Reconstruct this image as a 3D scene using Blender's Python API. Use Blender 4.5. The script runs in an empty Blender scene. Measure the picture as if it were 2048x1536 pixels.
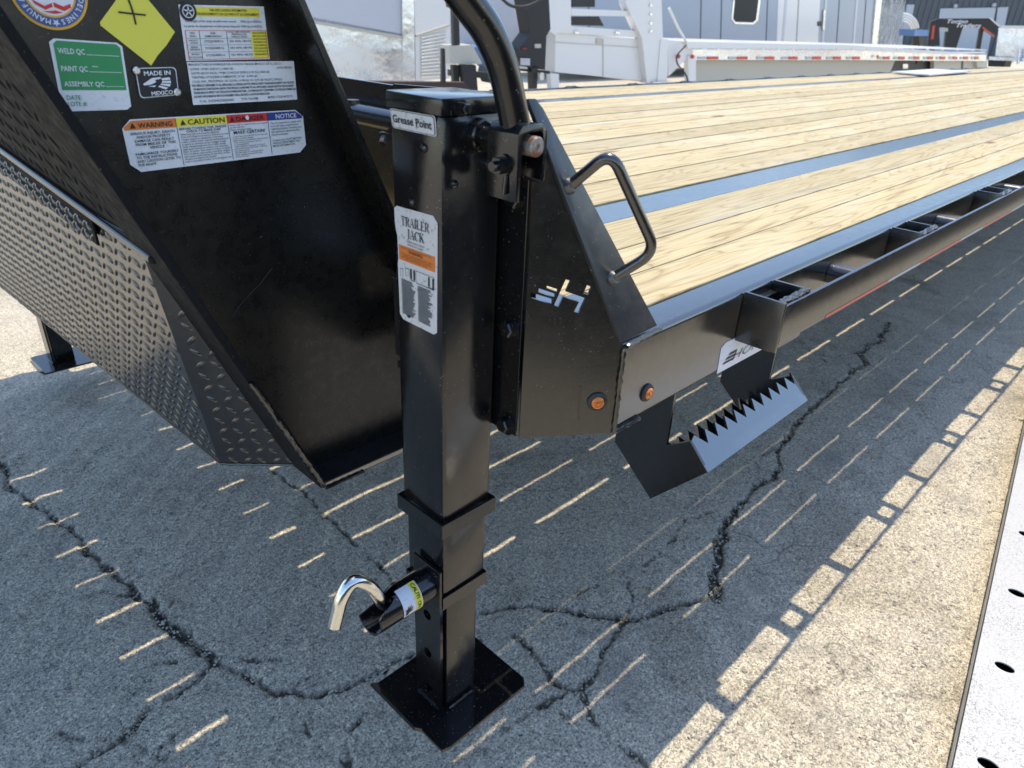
import bpy, bmesh, math, random
import numpy as np
from mathutils import Vector, Matrix
random.seed(7)
rng = np.random.default_rng(7)
S = bpy.context.scene
COL = S.collection

# ------------------------------------------------------------------ camera
YAW, PIT, ROL, FPX = 0.76048895, 0.47697214, 0.04714608, 1420.0
CAM = np.array([-0.47483, -0.56370, 1.232])
_f = np.array([math.cos(PIT)*math.cos(YAW), math.cos(PIT)*math.sin(YAW), -math.sin(PIT)])
_r0 = np.array([math.sin(YAW), -math.cos(YAW), 0.0])
_u0 = np.cross(_r0, _f)
_r = _r0*math.cos(ROL) + _u0*math.sin(ROL)
_u = -_r0*math.sin(ROL) + _u0*math.cos(ROL)
cd = bpy.data.cameras.new('camera'); cam = bpy.data.objects.new('camera', cd); COL.objects.link(cam)
cam.matrix_world = Matrix(((_r[0], _u[0], -_f[0], CAM[0]), (_r[1], _u[1], -_f[1], CAM[1]), (_r[2], _u[2], -_f[2], CAM[2]), (0, 0, 0, 1)))
cd.sensor_width = 36.0; cd.lens = FPX/2048*36; cd.clip_start = 0.01; cd.clip_end = 600
cd.dof.use_dof = True; cd.dof.focus_distance = 1.15; cd.dof.aperture_fstop = 8.5
S.camera = cam

# ------------------------------------------------------------------ light
SUN = Vector((0.259, 0.056, 0.886)).normalized()           # towards the sun
w = bpy.data.worlds.new('World'); S.world = w; w.use_nodes = True
nt = w.node_tree; nt.nodes.clear()
sky = nt.nodes.new('ShaderNodeTexSky'); sky.sky_type = 'NISHITA'; sky.sun_disc = False
sky.sun_elevation = math.asin(SUN.z); sky.sun_rotation = math.atan2(SUN.x, SUN.y)
sky.air_density = 1.0; sky.dust_density = 0.4; sky.ozone_density = 0.9
bg = nt.nodes.new('ShaderNodeBackground'); bg.inputs[1].default_value = 0.15
wo = nt.nodes.new('ShaderNodeOutputWorld')
nt.links.new(sky.outputs[0], bg.inputs[0]); nt.links.new(bg.outputs[0], wo.inputs[0])
sd = bpy.data.lights.new('sun', 'SUN'); sd.energy = 2.2; sd.angle = math.radians(0.53); sd.color = (1.0, 0.88, 0.68)
so = bpy.data.objects.new('sun', sd); COL.objects.link(so)
so.rotation_euler = SUN.to_track_quat('Z', 'Y').to_euler(); so.location = (2, 1, 8)
S.view_settings.view_transform = 'Standard'; S.view_settings.look = 'None'
S.view_settings.gamma = 1.0; S.view_settings.exposure = 1.05; S.view_settings.use_curve_mapping = False
S.cycles.max_bounces = 6; S.cycles.glossy_bounces = 4; S.cycles.diffuse_bounces = 3
S.cycles.caustics_reflective = False; S.cycles.caustics_refractive = False
S.cycles.use_denoising = True

# ------------------------------------------------------------------ measuring: a point of the picture on a known plane of the place
def ray(x, y): return _f + _r*(x-1024)/FPX - _u*(y-768)/FPX
def at(px, ax, val):
    d = ray(*px); p = CAM + d*(val-CAM[ax])/d[ax]; return Vector(p.tolist())
def on(px, p0, n):
    d = ray(*px); p0 = np.array(p0, float); n = np.array(n, float)
    p = CAM + d*((p0-CAM) @ n)/(d @ n); return Vector(p.tolist())

# ------------------------------------------------------------------ materials
def mat(name, col=(.5, .5, .5), rough=.5, metal=0.0, **k):
    m = bpy.data.materials.new(name); m.use_nodes = True
    b = m.node_tree.nodes['Principled BSDF']
    b.inputs['Base Color'].default_value = (*col, 1); b.inputs['Roughness'].default_value = rough
    b.inputs['Metallic'].default_value = metal
    for a, v in k.items(): b.inputs[a.replace('_', ' ')].default_value = v
    return m
def N(m, t, **k):
    n = m.node_tree.nodes.new(t)
    for a, v in k.items(): setattr(n, a, v)
    return n
def L(m, a, b): m.node_tree.links.new(a, b)
def coords(m, scale=(1, 1, 1), kind='Object', rnd=False):
    tc = N(m, 'ShaderNodeTexCoord'); mp = N(m, 'ShaderNodeMapping'); mp.inputs['Scale'].default_value = scale
    L(m, tc.outputs[kind], mp.inputs['Vector'])
    if rnd:
        oi = N(m, 'ShaderNodeObjectInfo'); mu = N(m, 'ShaderNodeMath', operation='MULTIPLY'); mu.inputs[1].default_value = 57.0
        L(m, oi.outputs['Random'], mu.inputs[0]); cx = N(m, 'ShaderNodeCombineXYZ'); L(m, mu.outputs[0], cx.inputs[0]); L(m, mu.outputs[0], cx.inputs[2])
        L(m, cx.outputs[0], mp.inputs['Location'])
    return mp.outputs[0]
def noise(m, vec, scale, detail=4, rough=.55, dist=0):
    n = N(m, 'ShaderNodeTexNoise'); n.inputs['Scale'].default_value = scale; n.inputs['Detail'].default_value = detail
    n.inputs['Roughness'].default_value = rough; n.inputs['Distortion'].default_value = dist; L(m, vec, n.inputs['Vector']); return n.outputs['Fac']
def ramp(m, fac, stops):
    r = N(m, 'ShaderNodeValToRGB'); e = r.color_ramp.elements
    while len(e) < len(stops): e.new(.5)
    for i, (p, c) in enumerate(stops):
        e[i].position = p; e[i].color = (*c, 1) if not isinstance(c, (int, float)) else (c, c, c, 1)
    L(m, fac, r.inputs[0]); return r.outputs[0]
def mixc(m, fac, a, b, mode='MIX'):
    n = N(m, 'ShaderNodeMix', data_type='RGBA', blend_type=mode)
    for s, v in ((n.inputs[0], fac), (n.inputs[6], a), (n.inputs[7], b)):
        if hasattr(v, 'type') or hasattr(v, 'is_linked'): L(m, v, s)
        elif isinstance(v, (int, float)): s.default_value = v
        else: s.default_value = (*v, 1)
    return n.outputs[2]
def bump(m, h, strength, dist, prev=None):
    b = N(m, 'ShaderNodeBump'); b.inputs['Strength'].default_value = strength; b.inputs['Distance'].default_value = dist
    L(m, h, b.inputs['Height'])
    if prev is not None: L(m, prev, b.inputs['Normal'])
    return b.outputs[0]
def BS(m): return m.node_tree.nodes['Principled BSDF']

def paint(name, col, rough, dust=.5, peel=.3, ior=1.95):
    m = mat(name, col, rough, IOR=ior); v = coords(m)
    big = noise(m, v, 9, 5, .6); sp = noise(m, v, 330, 2, .5); mid = noise(m, v, 60, 4, .65)
    spk = ramp(m, sp, [(.70, 0), (.74, 1)])
    dusty = ramp(m, big, [(.45, 0), (.75, 1)])
    mul = N(m, 'ShaderNodeMath', operation='MULTIPLY'); L(m, spk, mul.inputs[0]); mul.inputs[1].default_value = .55*dust
    c1 = mixc(m, mul.outputs[0], col, (.35, .33, .29))
    mul2 = N(m, 'ShaderNodeMath', operation='MULTIPLY'); L(m, dusty, mul2.inputs[0]); mul2.inputs[1].default_value = .012*dust
    c2 = mixc(m, mul2.outputs[0], c1, (.4, .37, .32)); L(m, c2, BS(m).inputs['Base Color'])
    rr = N(m, 'ShaderNodeMapRange'); L(m, mid, rr.inputs[0]); rr.inputs[1].default_value = .3; rr.inputs[2].default_value = .75
    rr.inputs[3].default_value = rough*.85; rr.inputs[4].default_value = rough*1.35; L(m, rr.outputs[0], BS(m).inputs['Roughness'])
    L(m, bump(m, noise(m, v, 300, 2, .5), peel*.5, .0003, bump(m, noise(m, v, 16, 3, .5), .22, .0010)), BS(m).inputs['Normal'])
    return m
M = {}
M['black'] = paint('black_gloss_paint', (.010, .010, .011), .22)
M['lid'] = paint('black_matte_lid_paint', (.010, .010, .011), .66, .4, .2, 1.35)
M['blackside'] = paint('black_satin_paint', (.008, .007, .006), .20, .6, .4, 1.85)
M['beam'] = paint('black_side_beam_paint', (.010, .0095, .009), .20, .7, .35, 2.35)
M['jack'] = paint('black_jack_paint', (.006, .006, .007), .17, 1.1, .3, 1.62)
M['flange'] = paint('black_beam_paint', (.010, .012, .016), .20, .8, .3, 2.9)
M['cap'] = paint('black_cap_paint', (.013, .016, .024), .33, 1.2, .6, 1.7)
M['web'] = paint('black_neck_paint', (.006, .006, .006), .27, .5, .2, 1.50)
BS(M['lid']).inputs['Specular IOR Level'].default_value = .22
M['tread'] = paint('black_tread_paint', (.012, .012, .013), .20, .3, .15)
M['edge'] = mat('worn_edge', (.16, .15, .14), .45, .6)
M['chrome'] = mat('zinc_pin', (.72, .72, .68), .16, 1.0)
v = coords(M['chrome']); L(M['chrome'], bump(M['chrome'], noise(M['chrome'], v, 90, 3), .5, .0008), BS(M['chrome']).inputs['Normal'])
M['rust'] = mat('rusty_pin_end', (.35, .3, .26), .5, .5)
v = coords(M['rust']); L(M['rust'], ramp(M['rust'], noise(M['rust'], v, 120, 5), [(.42, (.33, .31, .29)), (.58, (.20, .085, .035))]), BS(M['rust']).inputs['Base Color'])
M['weldpaint'] = paint('spattered_weld', (.03, .03, .032), .35, 3.0, .8)
M['rivet'] = mat('aluminium_rivet', (.75, .75, .75), .3, 1.0)
M['amber'] = mat('amber_lens', (.85, .22, .02), .12, 0, Transmission_Weight=.25, Coat_Weight=.6)
M['rubber'] = mat('grommet', (.03, .03, .032), .5)
M['alu'] = mat('brushed_aluminium', (.80, .80, .82), .33, .75)
v = coords(M['alu'], (1, 1, 1)); L(M['alu'], ramp(M['alu'], noise(M['alu'], v, 2.2, 6, .7), [(.3, .12), (.7, .38)]), BS(M['alu']).inputs['Roughness'])
L(M['alu'], bump(M['alu'], noise(M['alu'], v, 3, 3), .5, .03), BS(M['alu']).inputs['Normal'])
def flat(name, col, rough=.45, dirt=0.0, **k):
    m = mat(name, col, rough, **k)
    if dirt:
        v = coords(m); f = ramp(m, noise(m, v, 160, 5, .7), [(.56, 0), (.68, 1)])
        mu = N(m, 'ShaderNodeMath', operation='MULTIPLY'); L(m, f, mu.inputs[0]); mu.inputs[1].default_value = dirt
        L(m, mixc(m, mu.outputs[0], col, (.12, .11, .1)), BS(m).inputs['Base Color'])
    return m
M['white'] = flat('white_print', (.74, .75, .77), .4, .25)
M['dirtywhite'] = flat('scuffed_white_print', (.66, .66, .67), .45, .75)
M['ink'] = flat('black_ink', (.015, .015, .018), .5)
M['green'] = flat('green_print', (.03, .27, .09), .45, .1)
M['yellow'] = flat('yellow_print', (.82, .70, .05), .5, .15)
M['tape'] = flat('yellow_note', (.78, .70, .09), .7)
M['orange'] = flat('orange_print', (.72, .20, .035), .5, .1)
M['red'] = flat('red_print', (.62, .035, .03), .5, .1)
M['navy'] = flat('navy_print', (.03, .045, .24), .5, .1)
M['gold'] = flat('gold_print', (.80, .42, .03), .45)
M['blueprint'] = flat('blue_print', (.07, .12, .32), .5)
M['holo'] = mat('holographic_sticker', (.72, .68, .86), .3, .1)
v = coords(M['holo'], (1, 1, 3)); L(M['holo'], ramp(M['holo'], noise(M['holo'], v, 14, 2), [(.3, (.78, .70, .95)), (.5, (.72, .82, .86)), (.7, (.90, .76, .82))]), BS(M['holo']).inputs['Base Color'])
M['redtape'] = flat('red_reflective_tape', (.62, .06, .04), .3)
M['whitetape'] = flat('white_reflective_tape', (.45, .45, .45), .35)
M['whitepaint'] = flat('white_trailer_paint', (.72, .715, .72), .3)
M['greyblue'] = flat('grey_trailer_skin', (.29, .345, .44), .3)
M['lilac'] = flat('pale_trailer_skin', (.50, .52, .58), .3)
M['cream'] = flat('dusty_skirt', (.50, .47, .41), .5)
M['slate'] = flat('slate_metal_wall', (.075, .09, .11), .5)
M['doorgrey'] = flat('pale_door', (.42, .46, .52), .5)
M['darkglass'] = mat('dark_window', (.012, .015, .022), .35, IOR=1.2)
M['dark'] = flat('dark_steel', (.02, .02, .022), .5)
M['brown'] = flat('brown_steel', (.06, .035, .028), .7)
M['bluebox'] = flat('blue_plastic', (.10, .22, .48), .4)

# wood
def wood():
    m = mat('pine_plank', (.6, .45, .25), .8, Specular_IOR_Level=.25); v = coords(m, (1, 1, 1), 'Object', True)
    mp = N(m, 'ShaderNodeMapping'); mp.inputs['Scale'].default_value = (.9, 8, 5); L(m, v, mp.inputs['Vector'])
    g = noise(m, mp.outputs[0], 1.8, 2, .45, .5)
    wv = N(m, 'ShaderNodeMath', operation='MULTIPLY'); L(m, g, wv.inputs[0]); wv.inputs[1].default_value = 22.0
    fr = N(m, 'ShaderNodeMath', operation='PINGPONG'); L(m, wv.outputs[0], fr.inputs[0]); fr.inputs[1].default_value = 1.0
    rings = ramp(m, fr.outputs[0], [(0.0, (.21, .145, .075)), (.15, (.43, .34, .19)), (.5, (.56, .47, .285))])
    mp2 = N(m, 'ShaderNodeMapping'); mp2.inputs['Scale'].default_value = (3, 140, 20); L(m, v, mp2.inputs['Vector'])
    fine = noise(m, mp2.outputs[0], 2.0, 5, .65)
    c = mixc(m, .5, rings, ramp(m, fine, [(.36, (.22, .17, .10)), (.48, (.50, .415, .25)), (.66, (.61, .535, .36))]), 'MIX')
    # weathered pale patches and grey scuffs
    mp3 = N(m, 'ShaderNodeMapping'); mp3.inputs['Scale'].default_value = (1.0, 7, 3); L(m, v, mp3.inputs['Vector'])
    pale = ramp(m, noise(m, mp3.outputs[0], 1.7, 5, .6), [(.48, 0), (.72, .7)])
    c = mixc(m, pale, c, (.60, .555, .44))
    scuff = ramp(m, noise(m, mp3.outputs[0], 2.9, 6, .7, .4), [(.58, 0), (.70, .65)])
    c = mixc(m, scuff, c, (.30, .29, .27))
    oi = N(m, 'ShaderNodeObjectInfo'); tint = ramp(m, oi.outputs['Random'], [(0, (.84, .83, .80)), (.5, (1, .99, .97)), (1, (1, .96, .89))])
    c = mixc(m, 1.0, c, tint, 'MULTIPLY')
    # knots
    mp4 = N(m, 'ShaderNodeMapping'); mp4.inputs['Scale'].default_value = (1.6, 5.5, 1); L(m, v, mp4.inputs['Vector'])
    vo = N(m, 'ShaderNodeTexVoronoi'); vo.inputs['Scale'].default_value = 1.0; L(m, mp4.outputs[0], vo.inputs['Vector'])
    kn = ramp(m, vo.outputs['Distance'], [(.05, .95), (.11, 0)]); c = mixc(m, kn, c, (.20, .10, .04))
    L(m, c, BS(m).inputs['Base Color'])
    L(m, bump(m, fine, .35, .0015, bump(m, fr.outputs[0], .25, .001)), BS(m).inputs['Normal'])
    return m
M['wood'] = wood()

# concrete
def concrete():
    m = mat('worn_concrete', (.4, .38, .34), .88); v = coords(m, (1, 1, 1), 'Object')
    big = noise(m, v, 1.6, 6, .6); med = noise(m, v, 14, 5, .65); fine = noise(m, v, 90, 4, .7); grit = noise(m, v, 260, 2, .6)
    c = ramp(m, big, [(.34, (.29, .272, .24)), (.5, (.42, .39, .335)), (.66, (.55, .515, .445))])
    c = mixc(m, .55, c, ramp(m, med, [(.36, (.20, .19, .175)), (.5, (.42, .39, .34)), (.62, (.62, .58, .505))]))
    c = mixc(m, .55, c, ramp(m, fine, [(.38, (.07, .067, .063)), (.48, (.40, .375, .325)), (.60, (.80, .74, .63))]))
    vs = N(m, 'ShaderNodeTexVoronoi'); vs.inputs['Scale'].default_value = 52; vs.inputs['Randomness'].default_value = 1; 
    dv = N(m, 'ShaderNodeMix', data_type='VECTOR'); dv.inputs[0].default_value = .02
    nz = N(m, 'ShaderNodeTexNoise'); nz.inputs['Scale'].default_value = 60; L(m, v, nz.inputs['Vector'])
    L(m, v, dv.inputs[4]); L(m, nz.outputs['Color'], dv.inputs[5]); L(m, dv.outputs[1], vs.inputs['Vector'])
    edge = ramp(m, vs.outputs['Distance'], [(.30, 1), (.36, 0)])
    sep = N(m, 'ShaderNodeSeparateColor'); L(m, vs.outputs['Color'], sep.inputs[0])
    pick = ramp(m, sep.outputs[0], [(.52, 0), (.56, 1)])
    mm = N(m, 'ShaderNodeMath', operation='MULTIPLY'); L(m, edge, mm.inputs[0]); L(m, pick, mm.inputs[1])
    stone = ramp(m, sep.outputs[1], [(0, (.15, .145, .14)), (.45, (.30, .28, .26)), (.75, (.52, .48, .42)), (1, (.70, .68, .64))])
    mk = N(m, 'ShaderNodeMath', operation='MULTIPLY'); L(m, mm.outputs[0], mk.inputs[0]); mk.inputs[1].default_value = .9
    c = mixc(m, mk.outputs[0], c, stone)
    g2 = noise(m, v, 190, 3, .75); c = mixc(m, .5, c, ramp(m, g2, [(.38, (.05, .048, .045)), (.46, (.34, .32, .28)), (.56, (.50, .47, .40)), (.64, (.92, .87, .76))]), 'MIX')
    pit = ramp(m, grit, [(.33, 1), (.39, 0)]); c = mixc(m, pit, c, (.07, .065, .06))
    # stained patches
    st = ramp(m, noise(m, v, 3.3, 7, .7, .6), [(.55, 0), (.68, .5)]); c = mixc(m, st, c, (.17, .165, .165))
    at_ = N(m, 'ShaderNodeAttribute', attribute_name='crack')
    gr = ramp(m, noise(m, v, 45, 4, .6), [(.38, (.022, .021, .018)), (.50, (.075, .07, .06)), (.58, (.05, .058, .025)), (.70, (.36, .34, .31))])
    cf = N(m, 'ShaderNodeMath', operation='MULTIPLY'); L(m, at_.outputs['Fac'], cf.inputs[0]); cf.inputs[1].default_value = .95
    hal = ramp(m, noise(m, v, 2.4, 6, .7, .5), [(.52, (1, 1, 1)), (.62, (.80, .79, .77))]); c = mixc(m, 1.0, c, hal, 'MULTIPLY')
    # hairline cracking
    hv = N(m, 'ShaderNodeTexVoronoi', feature='DISTANCE_TO_EDGE'); hv.inputs['Scale'].default_value = 3.1
    wn = N(m, 'ShaderNodeTexNoise'); wn.inputs['Scale'].default_value = 7; wn.inputs['Detail'].default_value = 6; L(m, v, wn.inputs['Vector'])
    wv_ = N(m, 'ShaderNodeMix', data_type='VECTOR'); wv_.inputs[0].default_value = .12; L(m, v, wv_.inputs[4]); L(m, wn.outputs['Color'], wv_.inputs[5]); L(m, wv_.outputs[1], hv.inputs['Vector'])
    hl_ = ramp(m, hv.outputs['Distance'], [(.002, .6), (.007, 0)]); hm = ramp(m, noise(m, v, 1.3, 3, .5), [(.5, 0), (.6, 1)])
    hx = N(m, 'ShaderNodeMath', operation='MULTIPLY'); L(m, hl_, hx.inputs[0]); L(m, hm, hx.inputs[1]); c = mixc(m, hx.outputs[0], c, (.08, .075, .07))
    c = mixc(m, cf.outputs[0], c, gr)
    c = mixc(m, 1.0, c, (1.42, 1.36, 1.24), 'MULTIPLY')
    L(m, c, BS(m).inputs['Base Color'])
    h = bump(m, fine, 1.0, .006, bump(m, med, .5, .006)); h = bump(m, grit, .9, .003, h); h = bump(m, mm.outputs[0], .8, .004, h)
    L(m, h, BS(m).inputs['Normal']); return m
M['concrete'] = concrete()
M['pebble'] = mat('loose_stone', (.45, .43, .40), .8)
v = coords(M['pebble']); L(M['pebble'], ramp(M['pebble'], noise(M['pebble'], v, 38, 3), [(.3, (.17, .16, .145)), (.45, (.38, .35, .29)), (.55, (.55, .50, .40)), (.68, (.74, .70, .60))]), BS(M['pebble']).inputs['Base Color'])

def galv():
    m = mat('dusty_white_steel', (.8, .8, .8), .5); v = coords(m)
    f = ramp(m, noise(m, v, 260, 3, .7), [(.54, 0), (.62, .9)]); g = ramp(m, noise(m, v, 7, 4, .7), [(.35, 0.1), (.62, 1)])
    mu = N(m, 'ShaderNodeMath', operation='MULTIPLY'); L(m, f, mu.inputs[0]); L(m, g, mu.inputs[1])
    L(m, mixc(m, mu.outputs[0], (.54, .54, .54), (.17, .155, .14)), BS(m).inputs['Base Color']); return m
M['galv'] = galv()

# ------------------------------------------------------------------ mesh helpers
def link(name, me, m, parent=None, **props):
    o = bpy.data.objects.new(name, me); COL.objects.link(o)
    if m is not None and me is not None and not me.materials: me.materials.append(m)
    if parent is not None: o.parent = parent
    for k, x in props.items(): o[k] = x
    return o
def empty(name, loc=(0, 0, 0), **props):
    o = bpy.data.objects.new(name, None); COL.objects.link(o); o.location = loc; o.empty_display_size = .1
    for k, x in props.items(): o[k] = x
    return o
def done(bm, name, smooth=False):
    bmesh.ops.recalc_face_normals(bm, faces=bm.faces)
    me = bpy.data.meshes.new(name); bm.to_mesh(me); bm.free()
    if smooth:
        for p in me.polygons: p.use_smooth = True
        try: me.set_sharp_from_angle(angle=math.radians(38))
        except Exception: pass
    return me
def prism(bm, pts, off, bev=0):
    off = Vector(off); a = [bm.verts.new(Vector(p)) for p in pts]; b = [bm.verts.new(Vector(p)+off) for p in pts]
    n = len(a); fs = [bm.faces.new(a), bm.faces.new(b[::-1])]
    for i in range(n): fs.append(bm.faces.new((a[i], b[i], b[(i+1) % n], a[(i+1) % n])))
    if bev:
        es = set(e for f in fs for e in f.edges)
        bmesh.ops.bevel(bm, geom=list(es), offset=bev, segments=2, affect='EDGES', profile=.6)
def box(bm, x0, x1, y0, y1, z0, z1, bev=0):
    prism(bm, [(x0, y0, z0), (x1, y0, z0), (x1, y1, z0), (x0, y1, z0)], (0, 0, z1-z0), bev)
def frame_of(d):
    d = Vector(d).normalized(); a = Vector((0, 0, 1)) if abs(d.z) < .9 else Vector((1, 0, 0))
    s = d.cross(a).normalized(); return s, s.cross(d).normalized()
def fillet(pts, rad, seg=6):
    pts = [Vector(p) for p in pts]; out = [pts[0]]
    for i in range(1, len(pts)-1):
        a, b, c = pts[i-1], pts[i], pts[i+1]; r = min(rad, (a-b).length*.48, (c-b).length*.48)
        p = b+(a-b).normalized()*r; q = b+(c-b).normalized()*r
        for k in range(seg+1):
            t = k/seg; out.append(p*(1-t)**2 + b*2*t*(1-t) + q*t*t)
    out.append(pts[-1]); return out
def tube(bm, pts, r, seg=16, cap=True):
    pts = [Vector(p) for p in pts]; rings = []; s, t = frame_of(pts[1]-pts[0])
    for i, p in enumerate(pts):
        d = (pts[min(i+1, len(pts)-1)]-pts[max(i-1, 0)]).normalized()
        s = (s-d*s.dot(d)).normalized(); t = d.cross(s)
        rr = r[i] if isinstance(r, (list, tuple)) else r
        rings.append([bm.verts.new(p+(s*math.cos(2*math.pi*k/seg)+t*math.sin(2*math.pi*k/seg))*rr) for k in range(seg)])
    for a, b in zip(rings, rings[1:]):
        for k in range(seg): bm.faces.new((a[k], a[(k+1) % seg], b[(k+1) % seg], b[k]))
    if cap:
        bm.faces.new(rings[0][::-1]); bm.faces.new(rings[-1])
def hexbolt(bm, p, n, r=.011, h=.008, washer=True, seg=6):
    p = Vector(p); n = Vector(n).normalized()
    if washer: tube(bm, [p, p+n*.002], r*1.45, 20)
    tube(bm, [p+n*.002, p+n*(.002+h*.8), p+n*(.002+h)], [r, r, r*.82], seg)
def lathe(bm, p, n, prof, seg=24):
    p = Vector(p); n = Vector(n).normalized(); s, t = frame_of(n); rings = []
    for rr, hh in prof:
        rings.append([bm.verts.new(p+n*hh+(s*math.cos(2*math.pi*k/seg)+t*math.sin(2*math.pi*k/seg))*max(rr, 1e-5)) for k in range(seg)])
    for a, b in zip(rings, rings[1:]):
        for k in range(seg): bm.faces.new((a[k], a[(k+1) % seg], b[(k+1) % seg], b[k]))
    bm.faces.new(rings[0][::-1]); bm.faces.new(rings[-1])
def weld(bm, a, b, r=.004, n=None):
    a, b = Vector(a), Vector(b); n = n or max(4, int((b-a).length/.006)); pts = []; rs = []
    for i in range(n+1):
        pts.append(a.lerp(b, i/n)+Vector((random.uniform(-1, 1), random.uniform(-1, 1), random.uniform(-1, 1)))*r*.18); rs.append(r*(.8+.35*((i % 2))+random.uniform(-.1, .1)))
    tube(bm, pts, rs, 8)
def plate2d(name, outer, holes, o, u, vv, thick, m, parent, **props):
    """flat plate with real openings; outer and holes are 2D lists in the frame o,u,v"""
    cu = bpy.data.curves.new('tmp', 'CURVE'); cu.dimensions = '2D'; cu.fill_mode = 'BOTH'; cu.extrude = thick/2
    for pl in [outer]+holes:
        sp = cu.splines.new('POLY'); sp.points.add(len(pl)-1); sp.use_cyclic_u = True
        for i, (a, b) in enumerate(pl): sp.points[i].co = (a, b, 0, 1)
    t = bpy.data.objects.new('tmp', cu); COL.objects.link(t)
    me = bpy.data.meshes.new_from_object(t.evaluated_get(bpy.context.evaluated_depsgraph_get())); bpy.data.objects.remove(t); bpy.data.curves.remove(cu)
    u = Vector(u).normalized(); vv = Vector(vv).normalized(); n = u.cross(vv); o = Vector(o)
    for x in me.vertices: x.co = o+u*x.co.x+vv*x.co.y+n*(x.co.z-thick/2)
    me.materials.clear(); me.name = name
    return link(name, me, m, parent, **props)

# stickers -----------------------------------------------------------------
class Sticker:
    """flat print on a plane; a,b run 0..1 from lower left"""
    def __init__(s, quad, n): s.q = [Vector(p) for p in quad]; s.n = Vector(n).normalized()   # BL BR TR TL
    def P(s, a, b, k=0):
        q = s.q; return (q[0]*(1-a)+q[1]*a)*(1-b)+(q[3]*(1-a)+q[2]*a)*b+s.n*(.0006+.00035*k)
    def size(s): return ((s.q[1]-s.q[0]).length+(s.q[2]-s.q[3]).length)/2, ((s.q[3]-s.q[0]).length+(s.q[2]-s.q[1]).length)/2
    def shape(s, name, pts, m, parent, k=0, **props):
        bm = bmesh.new(); prism(bm, [s.P(a, b, k) for a, b in pts], -s.n*.0003); return link(name, done(bm, name), m, parent, **props)
    def rects(s, name, rs, m, parent, k=1):
        bm = bmesh.new()
        for a0, a1, b0, b1 in rs: prism(bm, [s.P(a0, b0, k), s.P(a1, b0, k), s.P(a1, b1, k), s.P(a0, b1, k)], -s.n*.0002)
        return link(name, done(bm, name), m, parent)
    def text(s, name, items, m, parent, k=2, bold=0.0, shear=0.0):
        """items: (string, a0, b0, height, width or None) in 0..1 units; joined into one print"""
        W_, H_ = s.size(); V = []; F = []
        for st, a0, b0, h, wd in items:
            vs, fs, x1 = glyphs(st, bold, shear)
            sc = h*H_/.72; sx = sc/W_ if wd is None else wd/max(x1, 1e-4)
            base = len(V)
            for x, y in vs: V.append(s.P(a0+x*sx, b0+y*h/.72, k))
            F += [[i+base for i in f] for f in fs]
        me = bpy.data.meshes.new(name); me.from_pydata([tuple(x) for x in V], [], F); return link(name, me, m, parent)
_gc = {}
def glyphs(st, bold=0.0, shear=0.0):
    key = (st, bold, shear)
    if key in _gc: return _gc[key]
    cu = bpy.data.curves.new('tmp', 'FONT'); cu.body = st; cu.size = 1; cu.resolution_u = 2; cu.offset = bold; cu.shear = shear
    t = bpy.data.objects.new('tmp', cu); COL.objects.link(t)
    me = bpy.data.meshes.new_from_object(t.evaluated_get(bpy.context.evaluated_depsgraph_get())); bpy.data.objects.remove(t); bpy.data.curves.remove(cu)
    vs = [(x.co.x, x.co.y) for x in me.vertices]; x0 = min([a for a, b in vs] or [0]); vs = [(a-x0, b) for a, b in vs]
    fs = [list(p.vertices) for p in me.polygons]; r = (vs, fs, max([a for a, b in vs] or [1])); bpy.data.meshes.remove(me); _gc[key] = r; return r
def chamfer(ca, cb): return [(ca, 0), (1-ca, 0), (1, cb), (1, 1-cb), (1-ca, 1), (ca, 1), (0, 1-cb), (0, cb)]
def rnd(ra, rb, n=4):
    out = []
    for cx, cy, a0 in ((1-ra, rb, -90), (1-ra, 1-rb, 0), (ra, 1-rb, 90), (ra, rb, 180)):
        for k in range(n+1):
            t = math.radians(a0+90*k/n); out.append((cx+ra*math.cos(t), cy+rb*math.sin(t)))
    return out
def inset(pts, i, j): return [(.5+(a-.5)*(1-2*i), .5+(b-.5)*(1-2*j)) for a, b in pts]

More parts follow.
